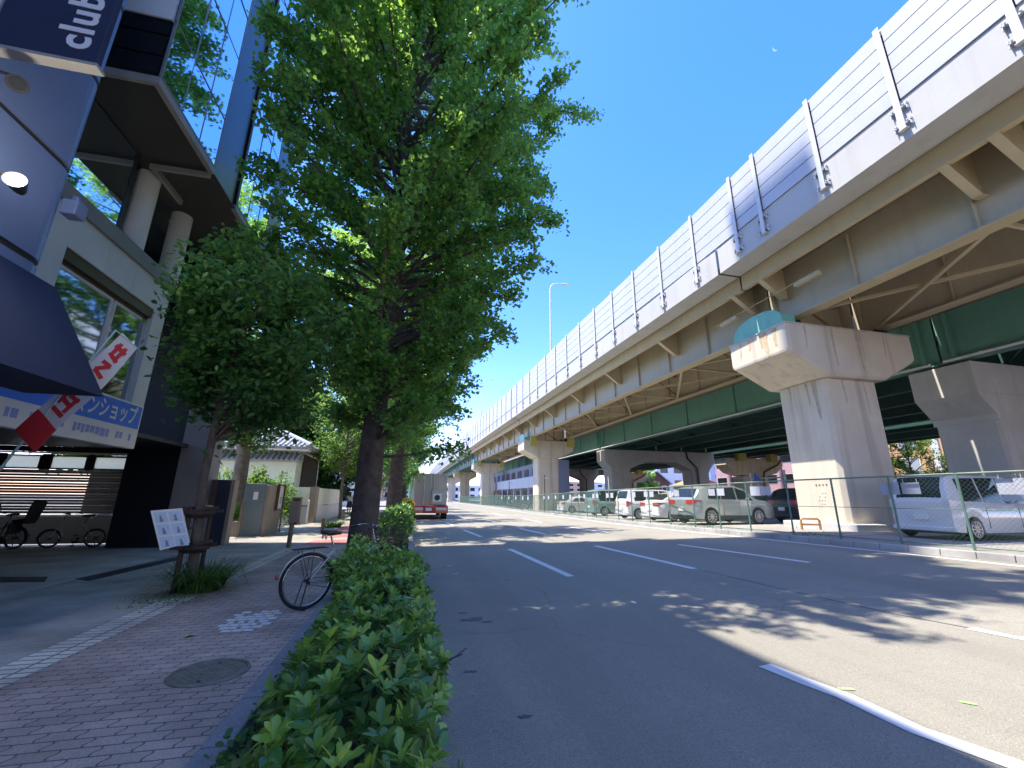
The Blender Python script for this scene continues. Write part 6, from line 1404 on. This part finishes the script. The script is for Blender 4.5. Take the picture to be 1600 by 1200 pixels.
# moon
b = MB(); v = Vector(ray(1212, 75)); v.normalize(); c = Vector((0, 0, CH))+v*9000; rt = v.cross(Vector((0, 0, 1))).normalized(); u_ = rt.cross(v); n = 14; o1 = []; o2 = []
for i in range(n+1):
    a = rad(lerp(-80, 80, i/n)); d = rt*(-math.cos(a))+u_*math.sin(a); d2 = rt*(-math.cos(a)*.45)+u_*math.sin(a)*1.0
    R2 = Matrix.Rotation(rad(-35), 3, v); o1.append(c+(R2@d)*40); o2.append(c+(R2@d2)*40)
b.prism(o1+o2[::-1], v*6); M['moon'] = emat('pale_moon', (.40, .62, 1.0), .25)
tag(b.build('moon', M['moon']), 'thin pale crescent moon in the blue sky left of the noise barrier', 'moon')
# ================================================================ PERSON, PARKED BICYCLES
def skin(name, pts, edges, rad_, m, parent, sub=2, root=0):
    me = D.meshes.new(name); off = wloc(parent); me.from_pydata([tuple(Vector(p)-off) for p in pts], edges, []); o = link(D.objects.new(name, me)); o.parent = parent
    md = o.modifiers.new('skin', 'SKIN'); md.use_smooth_shade = True
    for i, r in enumerate(rad_): sv = me.skin_vertices[0].data[i]; sv.radius = (r, r) if not hasattr(r, '__len__') else r
    me.skin_vertices[0].data[root].use_root = True
    s = o.modifiers.new('sub', 'SUBSURF'); s.levels = sub; s.render_levels = sub; me.materials.append(m)
    dg = bpy.context.evaluated_depsgraph_get(); m2 = D.meshes.new_from_object(o.evaluated_get(dg)); o.modifiers.clear(); o.data = m2; D.meshes.remove(me); m2.name = name
    m2.materials.clear(); m2.materials.append(m); m2.polygons.foreach_set('use_smooth', [True]*len(m2.polygons)); KIDS.setdefault(parent.name, []).append(o); return o
M['skin'] = mat('skin', (.42, .26, .18), .5, .05, 5); M['hair'] = mat('black_hair', (.012, .01, .009), .5, .1, 10); M['shirt'] = mat('white_blouse', (.72, .74, .82), .7, .03, 4); M['trouser'] = mat('dark_skirt', (.02, .02, .028), .7, .1, 4)
px_, py_ = -4.62, 37.0; z0 = SWZ
PR = thing('person', 'person in white blouse and dark skirt with black bag walking away under a black umbrella', 'person', (px_, py_, z0))
def W(x, y, z): return (px_+x, py_+y, z0+z)
P = [W(0, 0, .92), W(0, .01, 1.12), W(0, .01, 1.32), W(0, 0, 1.43), W(0, .01, 1.50), W(0, .02, 1.60),
     W(-.09, 0, .86), W(-.10, .10, .48), W(-.10, .02, .09), W(-.10, .14, .04), W(.09, 0, .86), W(.09, -.05, .48), W(.09, -.24, .12), W(.09, -.14, .04),
     W(-.17, 0, 1.38), W(-.22, -.02, 1.12), W(-.20, .08, .90), W(-.19, .12, .83), W(.17, 0, 1.38), W(.23, .05, 1.14), W(.15, .24, 1.22), W(.12, .30, 1.26)]
E_ = [(0, 1), (1, 2), (2, 3), (3, 4), (4, 5), (0, 6), (6, 7), (7, 8), (8, 9), (0, 10), (10, 11), (11, 12), (12, 13), (2, 14), (14, 15), (15, 16), (16, 17), (2, 18), (18, 19), (19, 20), (20, 21)]
Rr = [(.13, .10), (.11, .085), (.14, .10), .055, .05, .045, .085, .06, .04, .035, .085, .06, .04, .035, .05, .038, .028, .025, .05, .038, .028, .025]
body = skin('body', P, E_, Rr, M['skin'], PR)
b = MB(); b.sphere(W(0, .01, 1.59), .078, .092, .115, 18, 14); b.sphere(W(0, .105, 1.575), .014, .02, .018, 8, 6); b.sphere(W(-.08, .01, 1.58), .012, .02, .03, 8, 6); b.sphere(W(.08, .01, 1.58), .012, .02, .03, 8, 6); b.build('head', M['skin'], PR)
b = MB(); b.sphere(W(0, -.012, 1.615), .09, .10, .11, 18, 12); b.sphere(W(0, -.05, 1.50), .075, .05, .12, 12, 10); b.build('hair', M['hair'], PR)
skin('blouse', [W(0, 0, .95), W(0, .01, 1.15), W(0, .01, 1.33), W(-.18, 0, 1.38), W(-.225, -.01, 1.18), W(.18, 0, 1.38), W(.23, .03, 1.2)], [(0, 1), (1, 2), (2, 3), (3, 4), (2, 5), (5, 6)], [(.145, .115), (.13, .10), (.16, .12), .065, .06, .065, .06], M['shirt'], PR)
b = MB(); b.loft([[(px_+rx*math.cos(a), py_+.01+ry*math.sin(a), z0+z) for a in np.linspace(0, 6.283, 17)[:-1]] for rx, ry, z in ((.24, .22, .50), (.20, .17, .75), (.15, .12, .98))], smooth=True); b.build('skirt', M['trouser'], PR)
BG = thing('shoulder_bag', 'black shoulder bag hanging at the right side of the person with umbrella', 'bag', W(.24, -.05, .9)); b = MB(); b.box(px_+.20, px_+.34, py_-.18, py_+.10, z0+.85, z0+1.18); b.build('bag_body', M['black'], BG, bevel=.03); b = MB(); b.tube([W(.26, -.14, 1.17), W(.2, -.05, 1.44), W(.26, .06, 1.17)], .012, 6); b.build('strap', M['black'], BG)
UM = thing('umbrella', 'open black umbrella held above the person on the far pavement', 'umbrella', W(.12, .3, 1.26)); cx, cy, cz = W(.10, .18, 1.98); b = MB(); b.tube([W(.12, .30, 1.18), (cx, cy, cz)], .008, 6); b.build('shaft', M['darkmetal'], UM)
b = MB(); n = 16; rings = []
for k in range(6): t = k/5; rings.append([(cx+(.50*math.sin(t*1.35)/math.sin(1.35))*math.cos(a)*(1-.04*(i % 2)), cy+(.50*math.sin(t*1.35)/math.sin(1.35))*math.sin(a)*(1-.04*(i % 2)), cz-.20*(1-math.cos(t*1.35))/(1-math.cos(1.35))) for i, a in enumerate(np.linspace(0, 6.283, n+1)[:-1])])
rings += [[(x, y, z-.006) for x, y, z in r] for r in rings[::-1]]; b.loft(rings, cap=False, smooth=True); b.build('canopy', M['black'], UM)
for i in range(8): a = i*math.pi/4; b = MB(); b.tube([(cx, cy, cz-.01), (cx+.28*math.cos(a), cy+.28*math.sin(a), cz-.07), (cx+.48*math.cos(a), cy+.48*math.sin(a), cz-.20)], .003, 4); b.build('rib', M['darkmetal'], UM)
# bicycles and a scooter like row behind the far fence
proto = bicycle('silver bicycle in the row behind the far fence, nearest of the row', (14.2, 50.5, LZ(14, 50)), rad(160), group='bicycles parked behind the far fence')
for i, lb in enumerate(('second', 'third', 'fourth', 'fifth', 'sixth', 'seventh')):
    c = copy_tree(proto); c.location = (14.2+.1*(i % 2), 52.0+i*1.3, LZ(14, 52)); c.rotation_euler = (0, 0, rad(160+(i % 3)*6)); c['label'] = 'silver bicycle, %s in the row behind the far fence' % lb
# pole lamps under the deck
for i, (x, y, lb) in enumerate(((14.0, 44.5, 'thin dark pole with a small white lamp in front of the second pier'), (15.0, 66, 'thin dark pole with a small lamp near the roadside building'))):
    G = thing('lot_lamp', lb, 'lamp', (x, y, 0), group='pole lamps in the lot'); b = MB(); b.tube([(x, y, 0), (x, y, 3.9)], .045, 8); b.build('pole', M['darkmetal'], G); b = MB(); b.box(x, x+.4, y-.1, y+.1, 3.5, 3.62); b.build('lamp_head', M['white'], G)
G = thing('green_post', 'pale green pole standing at the kerb left of the truck', 'pole', (.1, 33, 0)); b = MB(); b.cyl((.02, 34, 0), (.02, 34, 3.0), .13, n=12); b.build('pole', M['teal'], G); b = MB(); b.cyl((.02, 34, 3.0), (.02, 34, 3.06), .16, n=12); b.build('cap', M['teal'], G)
